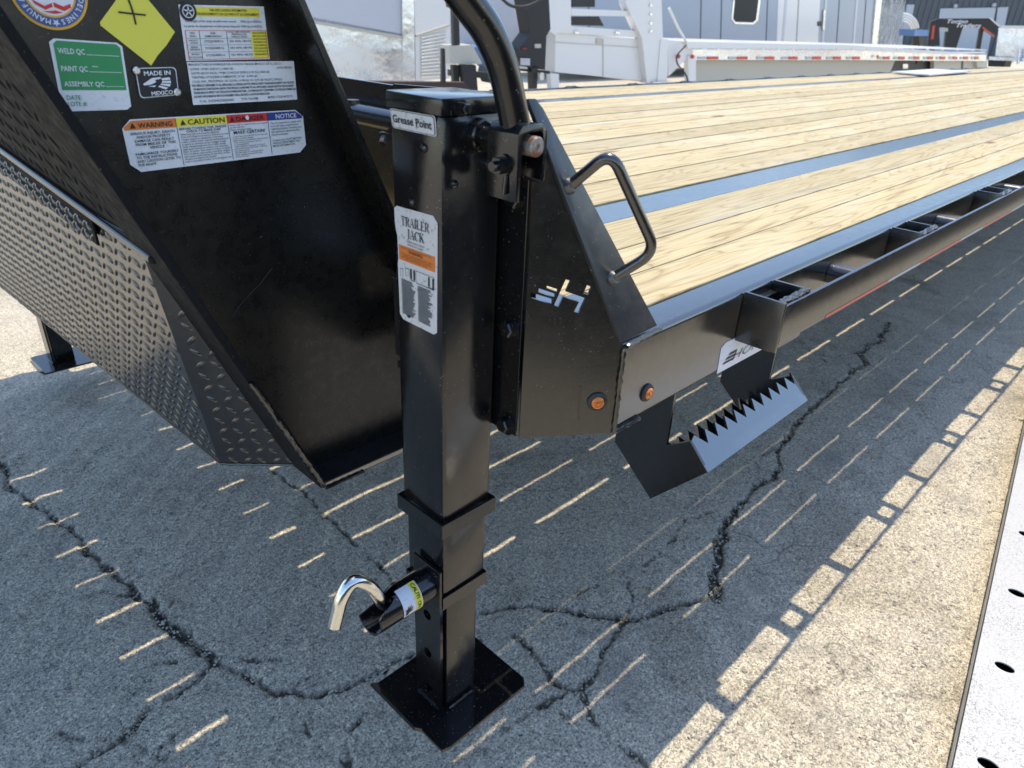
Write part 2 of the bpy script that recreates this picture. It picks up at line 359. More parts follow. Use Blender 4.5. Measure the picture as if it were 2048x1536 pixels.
#==================================================================== GROUND
def ground():
    X0, X1, Y0, Y1, st = -.9, 3.1, -1.1, 2.6, .0062
    nx, ny = int((X1-X0)/st), int((Y1-Y0)/st)
    xs = np.linspace(X0, X1, nx+1); ys = np.linspace(Y0, Y1, ny+1); GX, GY = np.meshgrid(xs, ys, indexing='ij')
    cr = [([(0, 925), (35, 985), (60, 1000), (140, 1055), (165, 1085), (200, 1130), (270, 1190), (300, 1205), (330, 1240), (400, 1300), (430, 1322), (480, 1342), (560, 1385), (640, 1392), (700, 1370), (745, 1350), (800, 1318), (860, 1295), (960, 1280)], 13, .010),
          ([(430, 1322), (400, 1355), (340, 1395), (300, 1420), (240, 1478), (190, 1505), (150, 1536)], 12, .009),
          ([(300, 1200), (330, 1250), (370, 1275), (420, 1310)], 22, .012), ([(240, 1478), (290, 1500), (330, 1520)], 9, .006),
          ([(545, 940), (610, 985), (650, 1030), (700, 1075), (760, 1130), (830, 1200)], 7, .008),
          ([(965, 1225), (1000, 1215), (1100, 1214), (1180, 1228), (1250, 1238), (1300, 1228), (1340, 1212), (1390, 1200), (1432, 1190)], 16, .012),
          ([(1432, 1195), (1425, 1150), (1438, 1110), (1445, 1060), (1462, 1030), (1490, 1000)], 26, .014),
          ([(1490, 1000), (1515, 968), (1545, 955), (1560, 935), (1555, 900), (1575, 870), (1600, 838), (1640, 800), (1662, 780), (1700, 745), (1732, 728), (1725, 700), (1765, 675), (1775, 650), (1800, 632), (1790, 605), (1770, 592)], 13, .012),
          ([(1250, 1238), (1265, 1205), (1258, 1165), (1290, 1130), (1340, 1085), (1370, 1040), (1435, 1016)], 5, .006),
          ([(1250, 1240), (1215, 1290), (1195, 1340), (1165, 1375), (1110, 1395), (1075, 1415)], 20, .006),
          ([(1165, 1375), (1185, 1440), (1240, 1490), (1300, 1536)], 9, .007), ([(1030, 1270), (1075, 1320), (1110, 1365), (1170, 1400)], 14, .008),
          ([(1700, 590), (1800, 600), (1900, 622), (2048, 650)], 5, .006), ([(480, 1342), (520, 1360), (545, 1395)], 10, .006),
          ([(1120, 1250), (1180, 1270), (1250, 1238)], 6, .004), ([(560, 1385), (600, 1440), (640, 1500), (700, 1536)], 4, .004), ([(730, 1430), (690, 1480), (700, 1530)], 5, .003)]
    br = random.Random(5)
    for pts, wpx, dep in list(cr):
        if wpx < 9: continue
        for _ in range(max(1, len(pts)//5)):
            i = br.randrange(len(pts)); x, y = pts[i]; an = br.uniform(0, 6.28); q = [(x, y)]
            for k in range(br.randint(3, 6)):
                an += br.uniform(-.7, .7); x += math.cos(an)*br.uniform(18, 42); y += math.sin(an)*br.uniform(10, 26); q.append((x, min(1600, max(640, y))))
            cr.append((q, br.uniform(2.2, 3.8), .004))
    D = np.zeros_like(GX); Mk = np.zeros_like(GX)
    jit = lambda a, f, s: np.sin(GX*f+s)*np.cos(GY*f*1.13+s*2.1)*a
    wob = jit(.006, 47, 1)+jit(.004, 101, 2)+jit(.003, 190, 3)
    for pts, wpx, dep in cr:
        q = [at(p, 2, 0) for p in pts]
        for (a, b), (pa, pb) in zip(zip(q, q[1:]), zip(pts, pts[1:])):
            n = 5; seg = [a.lerp(b, i/n)+Vector((random.uniform(-1, 1), random.uniform(-1, 1), 0))*min(.012, (b-a).length*.07)*(0 < i < n) for i in range(n+1)]
            dist = (Vector(a)-Vector(CAM.tolist())).length; hw = wpx*.5*dist/FPX*.70*random.uniform(.55, 1.3)
            for s0, s1 in zip(seg, seg[1:]):
                ex, ey = s1.x-s0.x, s1.y-s0.y; l2 = ex*ex+ey*ey+1e-9
                i0 = max(0, int((min(s0.x, s1.x)-.08-X0)/st)); i1 = min(nx+1, int((max(s0.x, s1.x)+.08-X0)/st)+1)
                j0 = max(0, int((min(s0.y, s1.y)-.08-Y0)/st)); j1 = min(ny+1, int((max(s0.y, s1.y)+.08-Y0)/st)+1)
                if i1 <= i0 or j1 <= j0: continue
                sx, sy = GX[i0:i1, j0:j1], GY[i0:i1, j0:j1]
                t = np.clip(((sx-s0.x)*ex+(sy-s0.y)*ey)/l2, 0, 1)
                dd = np.hypot(sx-s0.x-ex*t, sy-s0.y-ey*t)+wob[i0:i1, j0:j1]*.6
                pr_ = np.clip((hw+.003-dd)/.006, 0, 1)
                D[i0:i1, j0:j1] = np.maximum(D[i0:i1, j0:j1], pr_*dep); Mk[i0:i1, j0:j1] = np.maximum(Mk[i0:i1, j0:j1], np.clip((hw+.001-dd)/.004, 0, 1))
    Zr = rng.normal(0, 1, GX.shape)
    rough = Zr*.0006+jit(.0022, 23, 4)+jit(.0016, 61, 5)
    Z = -D+rough+Mk*(rng.normal(0, 1, GX.shape)*.002)
    Z[0, :] = Z[-1, :] = 0; Z[:, 0] = Z[:, -1] = 0
    nv = GX.size; co = np.stack([GX, GY, Z], -1).reshape(-1, 3)
    R = 260.0; xs2 = [-R, X0, X1, R]; ys2 = [-R, Y0, Y1, R]; ex = np.array([(x, y, 0) for x in xs2 for y in ys2], float)
    idx = np.arange(nv).reshape(nx+1, ny+1)
    q = np.stack([idx[:-1, :-1], idx[1:, :-1], idx[1:, 1:], idx[:-1, 1:]], -1).reshape(-1, 4)
    fq = [[nv+i*4+j, nv+(i+1)*4+j, nv+(i+1)*4+j+1, nv+i*4+j+1] for i in range(3) for j in range(3) if not (i == 1 and j == 1)]
    q = np.concatenate([q, np.array(fq)]); co = np.concatenate([co, ex])
    me = bpy.data.meshes.new('concrete_ground'); me.vertices.add(len(co)); me.vertices.foreach_set('co', co.ravel())
    me.loops.add(q.size); me.loops.foreach_set('vertex_index', q.ravel().astype(np.int32)); me.polygons.add(len(q))
    me.polygons.foreach_set('loop_start', np.arange(0, q.size, 4, dtype=np.int32)); me.polygons.foreach_set('loop_total', np.full(len(q), 4, np.int32))
    me.update(calc_edges=True)
    a = me.attributes.new('crack', 'FLOAT', 'POINT'); a.data.foreach_set('value', np.concatenate([Mk.ravel(), np.zeros(16)]).astype(np.float32))
    for p in me.polygons: p.use_smooth = True
    link('ground', me, M['concrete'], None, kind='structure', label='worn cracked concrete yard with exposed aggregate under the trailers')
    # loose stones in the cracks and scattered on the surface
    bm = bmesh.new(); cells = np.argwhere(Mk > .8); rng.shuffle(cells)
    spots = [(xs[i], ys[j], -.006, random.uniform(.0012, .0048)) for i, j in cells[:900]]
    for _ in range(1500): spots.append((random.uniform(-.9, 2.6), random.uniform(-.95, 2.2), .001, random.uniform(.0015, .0045)))
    for _ in range(6500):
        x = -.1+2.9*random.random()**1.2; spots.append((x, random.uniform(-.78, -.14), -.0012, random.uniform(.0015, .0070)*random.random()**.5))
    for _ in range(3000): spots.append((random.uniform(-.8, 1.4), random.uniform(-.3, 1.8), -.0012, random.uniform(.0015, .0060)*random.random()**.5))
    for x, y, z, r in spots:
        rot = Matrix.Rotation(random.uniform(0, 6.28), 3, 'Z'); sc = Vector((random.uniform(.8, 1.5), random.uniform(.6, 1), random.uniform(.35, .65)))
        vs = []
        for a_, b_, c_ in ((1, 0, 0), (0, 1, 0), (-1, 0, 0), (0, -1, 0), (.5, .5, .8), (-.5, .45, .9), (-.4, -.6, .75), (.55, -.5, .85)):
            p = rot @ Vector((a_*sc.x*r*random.uniform(.8, 1.2), b_*sc.y*r*random.uniform(.8, 1.2), c_*sc.z*r)); vs.append(bm.verts.new(p+Vector((x, y, z))))
        for f in ((0, 1, 4), (1, 5, 4), (1, 2, 5), (2, 6, 5), (2, 3, 6), (3, 7, 6), (3, 0, 7), (0, 4, 7), (4, 5, 6, 7)): bm.faces.new([vs[i] for i in f])
    link('loose_gravel', done(bm, 'loose_gravel'), M['pebble'], None, kind='stuff', label='small loose stones and grit lying in the concrete cracks', category='gravel')
ground()

#==================================================================== MAIN TRAILER
ZD = .886; YB = -.115; YF = 2.257; XE = 12.0
T = empty('flatbed_trailer', (0, 0, 0), label='black gooseneck flatbed trailer with pine plank deck, nearest in the yard', category='trailer')
def part(name, bm, m, parent=None, smooth=False, **props): return link(name, done(bm, name, smooth), m, parent or T, **props)

# planks
gaps = [.504, .645, .786, .927, 1.072, 1.217, 1.362, 1.503, 1.645]
def plank(y0, y1, x0, dz=0.0):
    x0 = max(x0, -.02); bm = bmesh.new(); box(bm, 0, XE-x0, 0, y1-y0, 0, .024, .0018)
    o = part('deck_plank', bm, M['wood']); o.location = (x0, y0, ZD-.024+dz); return o
ed = [.3575]+gaps+[1.783]
gw = [.007]+[.0088, .0055, .0078, .0095, .0050, .0082, .0062, .0088, .0075]+[.006]
for i in range(len(ed)-1):
    plank(ed[i]+(gw[i]*.6 if i else 0), ed[i+1]-(gw[i+1]*.6 if i+1 < len(ed)-1 else 0), -.012+random.uniform(-.004, .004), .003+random.uniform(-.0012, .0012))
for y0, y1 in ((-.060, .0310), (.0355, .1270), (.1315, .2535)): plank(y0, y1, .290 if y0 < 0 else .256, .002+random.uniform(-.001, .001))
for y0, y1 in ((1.8895, 1.990), (1.994, 2.098), (2.102, 2.2015)): plank(y0, y1, .15, .002)

def channel(bm, yo, yi, z0, z1, x0, x1, t=.006, r=.009):
    """C section along X; yo outer web side, yi flange tips"""
    s = 1 if yi > yo else -1; out = []
    for cx, cz, a0 in ((yo+s*r, z0+r, 180), (yo+s*r, z1-r, 90)):
        pass
    def arc(cy, cz, a0, a1, rr, n=5): return [(cy+rr*math.cos(math.radians(a0+(a1-a0)*k/n))*s, cz+rr*math.sin(math.radians(a0+(a1-a0)*k/n))) for k in range(n+1)]
    out = [(yi, z0)]+arc(yo+s*r, z0+r, -90, -180, r)+arc(yo+s*r, z1-r, 180, 90, r)+[(yi, z1), (yi, z1-t), (yo+s*t, z1-t), (yo+s*t, z0+t), (yi, z0+t)]
    prism(bm, [(x0, y, z) for y, z in out], (x1-x0, 0, 0))
bm = bmesh.new(); channel(bm, YB, -.0635, .760, ZD, .188, XE); part('side_beam', bm, M['beam'], smooth=True)
bm = bmesh.new(); channel(bm, YF, 2.2055, .760, ZD, .188, XE); part('side_beam', bm, M['blackside'], smooth=True)
# main beams: wide flanges with webs
def ibeam(y0):
    t = .011
    bm = bmesh.new(); box(bm, .17, XE, y0, y0+.0985, ZD-t, ZD, .002); part('beam_flange', bm, M['flange'])
    bm = bmesh.new(); box(bm, -.020, XE, y0, y0+.1, .574, .574+t, .002); part('beam_flange', bm, M['flange'])
    xf = lambda z: -.027-.4248*(z-.576); xr = lambda z: .052-.45*(z-1.154)
    yw = y0+.05; ZT = 2.0
    bm = bmesh.new(); prism(bm, [(xf(.586)+.008, yw, .5855), (XE, yw, .5855), (XE, yw, ZD-t-.0005), (xr(ZD-t), yw, ZD-t-.0005), (xr(ZT)-.004, yw, ZT), (xf(ZT)+.01, yw, ZT)], (0, .008, 0))
    part('neck_web', bm, M['web'])
    d = Vector((xf(ZT)-xf(.576), 0, ZT-.576)).normalized(); n = Vector((-d.z, 0, d.x))
    bm = bmesh.new(); prism(bm, [(xf(.576), y0, .576), (xf(ZT), y0, ZT), (xf(ZT), y0+.1, ZT), (xf(.576), y0+.1, .576)], -n*.011, .0016); part('neck_flange', bm, M['lid'])
    d2 = Vector((xr(ZT)-xr(ZD), 0, ZT-ZD)).normalized(); n2 = Vector((-d2.z, 0, d2.x))
    bm = bmesh.new(); prism(bm, [(xr(ZD-.02), y0, ZD-.02), (xr(ZT), y0, ZT), (xr(ZT), y0+.1, ZT), (xr(ZD-.02), y0+.1, ZD-.02)], n2*.010, .0016); part('neck_flange', bm, M['web'])
    # neck goes on forward above the picture
    bm = bmesh.new(); box(bm, -2.2, xf(ZT)+.02, y0, y0+.1, ZT, ZT+.01, .002); box(bm, -2.2, xr(ZT), y0, y0+.1, ZT+.32, ZT+.331, .002); box(bm, -2.2, xr(ZT), yw, yw+.008, ZT+.0105, ZT+.3195)
    part('neck_top', bm, M['black'])
ibeam(.2555); ibeam(1.787)
bm = bmesh.new(); box(bm, -2.2, -.66, .356, 1.786, 2.325, 2.331); box(bm, -2.1, -2.0, .356, 1.786, 2.02, 2.30); box(bm, -1.2, -1.1, .356, 1.786, 2.02, 2.30); part('neck_shade_sheet', bm, M['black'])  # unseen sheet added over the neck, shades the ground ahead and darkens reflections
# weld beads at the foot of the near neck
bm = bmesh.new(); a = Vector((-.023, .2535, .579)); b = Vector((-.115, .2535, .79)); weld(bm, a, b, .0036); weld(bm, (-.021, .2535, .5745), (.05, .2535, .5745), .0022)
part('weld_bead', bm, M['blackside'], smooth=True)
# crossmembers
def cross(x):
    bm = bmesh.new()
    for y0, y1 in ((-.062, .3045), (.3135, 1.8365), (1.8455, 2.205)):
        box(bm, x-.03, x+.03, y0, y1, ZD-.030, ZD-.0245); box(bm, x-.003, x+.003, y0, y1, .787, ZD-.0302); box(bm, x-.03, x+.03, y0, y1, .781, .7868)
    return bm
c0 = part('crossmember', cross(0), M['black']); c0.location = (.505, 0, 0)
for i in range(1, 28):
    c = c0.copy(); COL.objects.link(c); c.parent = T; c.location = (.505+.4035*i, 0, 0)
# front header, torque tube between the necks, steel front cap of the deck near the gusset
bm = bmesh.new(); box(bm, .105, .355, .3145, 1.836, .70, .8615, .004); part('torque_tube', bm, M['black'])
bm = bmesh.new(); box(bm, .12, .135, -.02, .2545, .76, .884, .002); box(bm, .12, .30, .10, .25, .74, .75); part('front_header', bm, M['flange'])
bm = bmesh.new(); prism(bm, [(.135, -.060, ZD-.004), (.286, -.0625, ZD-.004), (.286, .033, ZD-.004), (.2525, .033, ZD-.004), (.2525, .254, ZD-.004), (.118, .254, ZD-.004)], (0, 0, .006), .001); part('deck_front_cap', bm, M['flange'])
# headboard behind the jack
bm = bmesh.new(); box(bm, .200, .208, .348, .86, .892, 1.136, .0012); prism(bm, [(.2, .347, .893), (.195, .10, .893), (.195, .10, 1.148), (.2, .347, 1.138)], (.006, -.002, 0), .001)
part('headboard', bm, M['black'])
# jack cross shaft
bm = bmesh.new(); tube(bm, [(.165, .040, 1.092), (.165, 2.102, 1.092)], .0165, 24); part('cross_shaft', bm, M['black'], smooth=True)
bm = bmesh.new(); hexbolt(bm, (.150, .30, 1.076), (-.6, -.3, -.7), .006, .012); part('shaft_bolt', bm, M['edge'])
bm = bmesh.new(); tube(bm, [(.165, .40, 1.106), (.165, .40, 1.1125)], .010, 18); part('shaft_bolt', bm, M['edge'])

# rub rail, stake pockets, pipe spacers (both sides)
def rail(side):
    yo = YB-.066 if side < 0 else YF+.105; yi = yo+.0065 if side < 0 else yo-.0065; yb = YB-.0006 if side < 0 else YF+.0006
    bm = bmesh.new(); box(bm, .4925, XE, min(yo, yi), max(yo, yi), .818, .880, .0022); part('rub_rail', bm, M['beam'], smooth=True)
    def pocket(bm, w, zb0=.813):
        a, b = (yb, yi-.0003) if side > 0 else (yi+.0003, yb); a, b = min(a, b), max(a, b)
        box(bm, 0, .006, a, b, zb0, .8845, .001); box(bm, w-.006, w, a, b, zb0, .8835, .001); box(bm, .0064, w-.0064, b-.0125 if side < 0 else a, b if side < 0 else a+.0125, zb0+.002, .868); box(bm, .0064, .020, a+.0004, b-.0004, zb0-.0002, .845); box(bm, w-.020, w-.0064, a+.0004, b-.0004, zb0-.0002, .845)
        ya, yc = (a, a+.008) if side < 0 else (b-.008, b); box(bm, .0064, w-.0064, ya, yc, zb0, .881)
        weld(bm, (.006, (ya+yc)/2, .8815), (w-.004, (ya+yc)/2, .8815), .0052)
    bm = bmesh.new(); pocket(bm, .098, .806); box(bm, -.0004, .0068, min(yo, yb), max(yo, yb), .806, .8848, .0030); pf = part('stake_pocket', bm, M['black'], smooth=True); pf.location = (.486, 0, 0)
    bm = bmesh.new(); pocket(bm, .098); p0 = part('stake_pocket', bm, M['black'], smooth=True); p0.location = (.486+.6088, 0, 0)
    bm = bmesh.new(); tube(bm, [(0, yb, .846), (0, (yi-.0003 if side > 0 else yi+.0003), .846)], .0185, 22); s0 = part('pipe_spacer', bm, M['black'], smooth=True); s0.location = (.815, 0, 0)
    for i in range(1, 19):
        if i > 1:
            c = p0.copy(); COL.objects.link(c); c.parent = T; c.location = (.486+.6088*i, 0, 0)
        c = s0.copy(); COL.objects.link(c); c.parent = T; c.location = (.815+.597*i if i < 2 else .815+.603*i, 0, 0)
rail(-1); rail(1)
# conspicuity tape along the near side beam
x = .655; k = 0
while x < XE-.4:
    ln = .28 if k % 2 == 0 else .18
    bm = bmesh.new(); box(bm, x, x+ln-.002, YB-.0668, YB-.0661, .8190, .8245); part('reflective_tape', bm, M['redtape'] if k % 2 == 0 else M['whitetape'], label='red strip of reflective tape' if k % 2 == 0 else 'white strip of reflective tape'); x += ln; k += 1

# corner plate with the cut-out emblem
PA, PB_ = Vector((.062, -.0256, 0)), Vector((.188, -.116, 0)); pu = (PB_-PA).normalized(); pn = Vector((pu.y, -pu.x, 0))   # outward normal
pn = pn if pn.dot(Vector((-1, -1, 0))) > 0 else -pn
P0 = Vector((.188, -.116, .760))
def pl(px):
    q = on(px, tuple(P0), tuple(pn)); d = q-P0; return (d.dot(pu), d.z)
Lp = (PA-PB_).length
def cutpx(l): return [pl(p) for p in l]
c4 = lambda l: [(1040+a/12.8, 560+b/12.8) for a, b in l]
holes = [cutpx(c4([(268, 318), (820, 485), (820, 632), (268, 455)])), cutpx(c4([(480, 215), (895, 350), (895, 460), (470, 318)])), cutpx(c4([(690, 150), (965, 240), (955, 315), (682, 215)])),
         cutpx([(1131.5, 559), (1141, 561.5), (1131.5, 583), (1171.5, 596.5), (1157, 626.5), (1148, 623.5), (1158, 604), (1126, 594), (1117, 614), (1108, 610.5)]),
         cutpx([(1174, 570.5), (1183, 574), (1176, 590), (1166.5, 587)])]
outer = [(-.1225, 0), (0, 0), (0, .125), (-.1225, .3915)]
plate2d('corner_plate', outer, holes, P0, pu, (0, 0, 1), .004, M['blackside'], T)
# sloped cap flange of the corner plate
Ft, Fb = Vector((.0865, -.0445, 1.161)), Vector((.189, -.1175, .886))
dF = (Fb-Ft).normalized()
back_b = Vector((.261, -.1175, .892)); nG = dF.cross(back_b-Fb).normalized(); nG = nG if nG.y < 0 else -nG
def gp(px): return on(px, tuple(Fb), tuple(nG))
q1, q2 = gp((1072, 197)), gp((1087, 217))
bm = bmesh.new(); prism(bm, [gp((1056, 197)), q1, q2, gp((1315, 651)), gp((1243, 686))], -nG*.006, .0012); part('corner_cap', bm, M['cap'], smooth=True)
bm = bmesh.new(); weld(bm, Fb+Vector((.004, -.001, -.004)), back_b+Vector((0, -.001, -.004)), .0034); weld(bm, Fb+Vector((-.002, -.001, -.006)), Vector((.1885, -.1175, .762)), .0034)
weld(bm, (.1885, -.1165, .7605), (.245, -.1165, .7605), .003); part('weld_bead', bm, M['blackside'], smooth=True)
# grab handle
def up(px, k): return on(px, tuple(Fb+nG*k), tuple(nG))
m1, m2 = gp((1140, 372)), gp((1226, 556)); 
h1, h2 = on((1222, 302), tuple(m1+nG*.05), tuple(nG)), on((1312, 503), tuple(m2+nG*.046), tuple(nG))
bm = bmesh.new(); tube(bm, fillet([m1, h1, h2, m2], .022, 8), .0062, 18); part('grab_handle', bm, M['black'], smooth=True)
for m_ in (m1, m2):
    bm = bmesh.new(); lathe(bm, m_-nG*.002, nG, [(.0095, 0), (.009, .003), (.0075, .006), (.0064, .008)], 18); part('handle_weld', bm, M['weldpaint'], smooth=True)
# marker lights
def lamp(p, n):
    bm = bmesh.new(); lathe(bm, p, n, [(.0128, 0), (.0128, .0018), (.0112, .0038), (.0096, .0042), (.0090, .0026)], 28); g = part('marker_light', bm, M['rubber'], smooth=True)
    bm = bmesh.new(); lathe(bm, Vector(p)+Vector(n).normalized()*.0025, n, [(.0086, 0), (.0084, .0024), (.0062, .0044), (.0048, .0046), (.0044, .0038), (.0028, .0038), (.0024, .0052), (.0003, .0056)], 24); link('lens', done(bm, 'lens', True), M['amber'], g)
lamp(on((1194, 803), tuple(P0), tuple(pn)), pn); lamp(at((1293, 785), 1, YB), (0, -1, 0))
# rust and dirt scale at the corner left out of paint: fold line of the plate
bm = bmesh.new(); weld(bm, on((1161, 772), tuple(P0), tuple(pn)), on((1157, 838), tuple(P0), tuple(pn)), .0012); part('weld_bead', bm, M['blackside'], smooth=True)

# step below the side beam
XS0, XS1 = .424, .788
prof = [(-.0645, .7595), (-.064, .617), (-.105, .645), (-.144, .605), (-.051, .502), (.036, .577), (.040, .7595)]
for xs_ in (XS0, XS1-.006):
    bm = bmesh.new(); prism(bm, [(xs_, y, z) for y, z in prof], (.006, 0, 0), .0008); part('step_hanger', bm, M['black'])
def teeth(bm, ya, za, yb_, zb, n, toff):
    """saw-toothed lip from base line (ya,za) up to tip line (yb,zb)"""
    tip = Vector((0, yb_-ya, zb-za)); pts = [(XS0, 0)]; x0 = XS0+.012; x1 = XS1-.004; pw = (x1-x0)/n; prof_ = []
    prof_.append((XS0+.001, .86))
    for i in range(n):
        prof_ += [(x0+pw*(i+.18), .98), (x0+pw*(i+.80), .62)]
        if i < n-1: prof_.append((x0+pw*(i+.86), .62))
    prof_.append((XS1-.001, 1.0))
    base = [Vector((XS1-.001, ya, za)), Vector((XS0+.001, ya, za))]
    top = [Vector((x, ya, za))+tip*h for x, h in prof_]
    prism(bm, top+base, toff)
bm = bmesh.new(); teeth(bm, -.1445, .605, -.100, .648, 11, (0, .003, -.003)); part('step_lip', bm, M['flange'])
bm = bmesh.new(); teeth(bm, -.062, .522, -.022, .572, 11, (0, .003, -.003)); part('step_lip', bm, M['black'])
bm = bmesh.new(); prism(bm, [(XS0+.0065, -.1435, .605), (XS0+.0065, -.0515, .5025), (XS0+.0065, -.0482, .5050), (XS0+.0065, -.1405, .6080)], (XS1-XS0-.013, 0, 0)); part('step_tread', bm, M['black'])

# ------------------------------------------------------------------ tread plate nose between the necks
Tt = Vector((-.192, .335, .978)); Pb = Vector((-.112, .415, .58)); Pf = Vector((-.16, 1.52, .58))
nA = (Pb-Tt).cross(Pf-Tt).normalized(); nA = nA if nA.x < 0 else -nA
A1 = on((205, 482), tuple(Tt), tuple(nA)); A2 = on((0, 347), tuple(Tt), tuple(nA))
far = 1.80
def ext(p, q, y): t = (y-p.y)/(q.y-p.y); return p+(q-p)*t
quadA = [Tt, Pb, ext(Pb, Pf, far), ext(A1, A2, far)]
fl = lambda z, y: Vector((-.021-.4248*(z-.576)-.0012, y, z))
def treads(name, poly, n, pitch, parent, du, m, h=.0016, L_=.0155, W__=.0042):
    n = Vector(n).normalized(); u = Vector(du).normalized(); u = (u-n*u.dot(n)).normalized(); w_ = n.cross(u)
    c = Vector(poly[0]); P2 = [((Vector(p)-c).dot(u), (Vector(p)-c).dot(w_)) for p in poly]
    def inside(x, y):
        s = False; j = len(P2)-1
        for i in range(len(P2)):
            xi, yi = P2[i]; xj, yj = P2[j]
            if (yi > y) != (yj > y) and x < (xj-xi)*(y-yi)/(yj-yi)+xi: s = not s
            j = i
        return s
    xs = [p[0] for p in P2]; ys = [p[1] for p in P2]; V = []; F = []
    i0, i1 = int(min(xs)/pitch)-1, int(max(xs)/pitch)+2; j0, j1 = int(min(ys)/pitch)-1, int(max(ys)/pitch)+2
    for i in range(i0, i1):
        for j in range(j0, j1):
            x, y = i*pitch, j*pitch
            if not all(inside(x+a, y+b) for a, b in ((.006, 0), (-.006, 0), (0, .006), (0, -.006))): continue
            an = math.radians(45 if (i+j) % 2 else -45); ca, sa = math.cos(an), math.sin(an); b0 = len(V)
            for lu, lw, lh in [(-1, 0, 0), (-.5, -.85, 0), (0, -1, 0), (.5, -.85, 0), (1, 0, 0), (.5, .85, 0), (0, 1, 0), (-.5, .85, 0), (-.62, 0, .75), (-.3, -.42, .95), (.3, -.42, .95), (.62, 0, .75), (.3, .42, .95), (-.3, .42, .95)]:
                a_, b_ = lu*L_/2*1.15, lw*W__/1.6
                V.append(c+u*(x+a_*ca-b_*sa)+w_*(y+a_*sa+b_*ca)+n*(lh*h))
            for f in ((0, 1, 9, 8), (1, 2, 9), (2, 10, 9), (2, 3, 10), (3, 4, 11, 10), (4, 5, 12, 11), (5, 6, 12), (6, 13, 12), (6, 7, 13), (7, 0, 8, 13), (8, 9, 10, 11, 12, 13)): F.append([b0+q for q in f])
    me = bpy.data.meshes.new(name); me.from_pydata([tuple(x) for x in V], [], F)
    bm = bmesh.new(); bm.from_mesh(me); bmesh.ops.recalc_face_normals(bm, faces=bm.faces); bm.to_mesh(me); bm.free()
    for p in me.polygons: p.use_smooth = True
    return link(name, me, m, parent, kind='stuff')
# front face A
bm = bmesh.new(); prism(bm, quadA, -nA*.004); A = part('tread_plate', bm, M['tread'])
treads('tread_pattern', quadA, nA, .0215, A, (0, 1, 0), M['tread'], .0021, .0165, .0048)
# chamfer B
P1 = Vector((-.0225, .330, .580)); 
nB = (Pb-Tt).cross(P1-Tt).normalized(); nB = nB if nB.y < 0 else -nB
triB = [Tt, P1, Pb]
bm = bmesh.new(); prism(bm, triB, -nB*.004); B = part('tread_plate', bm, M['tread'])
treads('tread_pattern', triB, nB, .0225, B, (Pb-Tt), M['tread'], .0026, .0190, .0060)
bm = bmesh.new(); weld(bm, P1, Pb, .0026); weld(bm, Pb, ext(Pb, Pf, far), .0018, 60); part('plate_edge', bm, M['blackside'], smooth=True)
# upper plate between the necks, with its folded lip
nU = Vector((-.638, 0, -.271)).normalized()
zb_ = lambda y: .968+(y-.355)*.105
up_ = [fl(zb_(.356), .356), fl(zb_(1.786), 1.786), fl(1.99, 1.786), fl(1.99, .356)]
bm = bmesh.new(); prism(bm, up_, -nU*.004); U = part('tread_plate', bm, M['lid'])
treads('tread_pattern', up_, nU, .030, U, (0, 1, .1), M['lid'], .0018, .022, .006)
b0, b1 = fl(zb_(.30), .30)+nU*.004, fl(zb_(1.78), 1.78)+nU*.004
bm = bmesh.new(); tube(bm, [b0, b0.lerp(b1, .5), b1], .0062, 14); part('lid_lip', bm, M['black'], smooth=True)
l0 = ext(A1, A2, .47)+nA*.010; bl0 = b0.lerp(b1, .11)+nU*.006; bl1 = b1+nU*.006; l1 = l0+(bl1-bl0)
bm = bmesh.new(); prism(bm, [bl0, bl1, l1, l0], -nA*.003); LP = part('lid_flap', bm, M['lid'])
nL = (bl1-bl0).cross(l0-bl0).normalized(); nL = nL if nL.x < 0 else -nL
treads('tread_pattern', [bl0, bl1, l1, l0], nL, .015, LP, (bl1-bl0), M['tread'], .0026, .016, .005)

bm = bmesh.new(); prism(bm, [(-.095, .440, .590), (-.040, .440, .84), (-.040, .440, 1.25), (-.265, .440, 1.25), (-.165, .440, .97)], (0, 1.33, 0)); part('toolbox', bm, M['black'])  # added filler box behind the tread plate, stops sun leaking to the ground
bm = bmesh.new(); box(bm, -.02, .34, 1.8880, 2.36, ZD+.004, ZD+.010); box(bm, .06, .066, 1.889, 2.25, .76, ZD+.0035); part('corner_plate', bm, M['blackside'])  # unseen far corner, its flat top sheet added to extend the shadow
# ------------------------------------------------------------------ stickers on the neck
YW = .305
def wq(*px): return [at(p, 1, YW) for p in px]
nW = (0, -1, 0)
def st_base(name, S_, pts, m, parent=None, **k): return S_.shape(name, pts, m, parent or T, 0, **k)
# quality control sticker
s = Sticker(wq((125, 223), (263, 219), (243, 86), (96, 76)), nW); b = st_base('inspection_sticker', s, chamfer(.07, .05), M['white'], label='green and white weld and paint inspection sticker')
s.shape('colour_field', [(.05, .30), (.965, .30), (.965, .93), (.91, .975), (.10, .975), (.05, .93)], M['green'], b, 1)
s.text('lettering', [('WELD QC', .09, .805, .075, .36), ('PAINT QC', .09, .565, .075, .36), ('ASSEMBLY QC', .09, .355, .07, .56), ('mm', .52, .63, .03, .08)], M['white'], b, 2, .012)
s.rects('rule_lines', [(.47, .93, .80, .807), (.47, .93, .56, .567), (.67, .93, .35, .357)], M['white'], b, 2)
s.text('lettering', [('DATE:', .09, .165, .065, .21), ('LOTE #:', .09, .075, .065, .27)], M['green'], b, 2, .006)
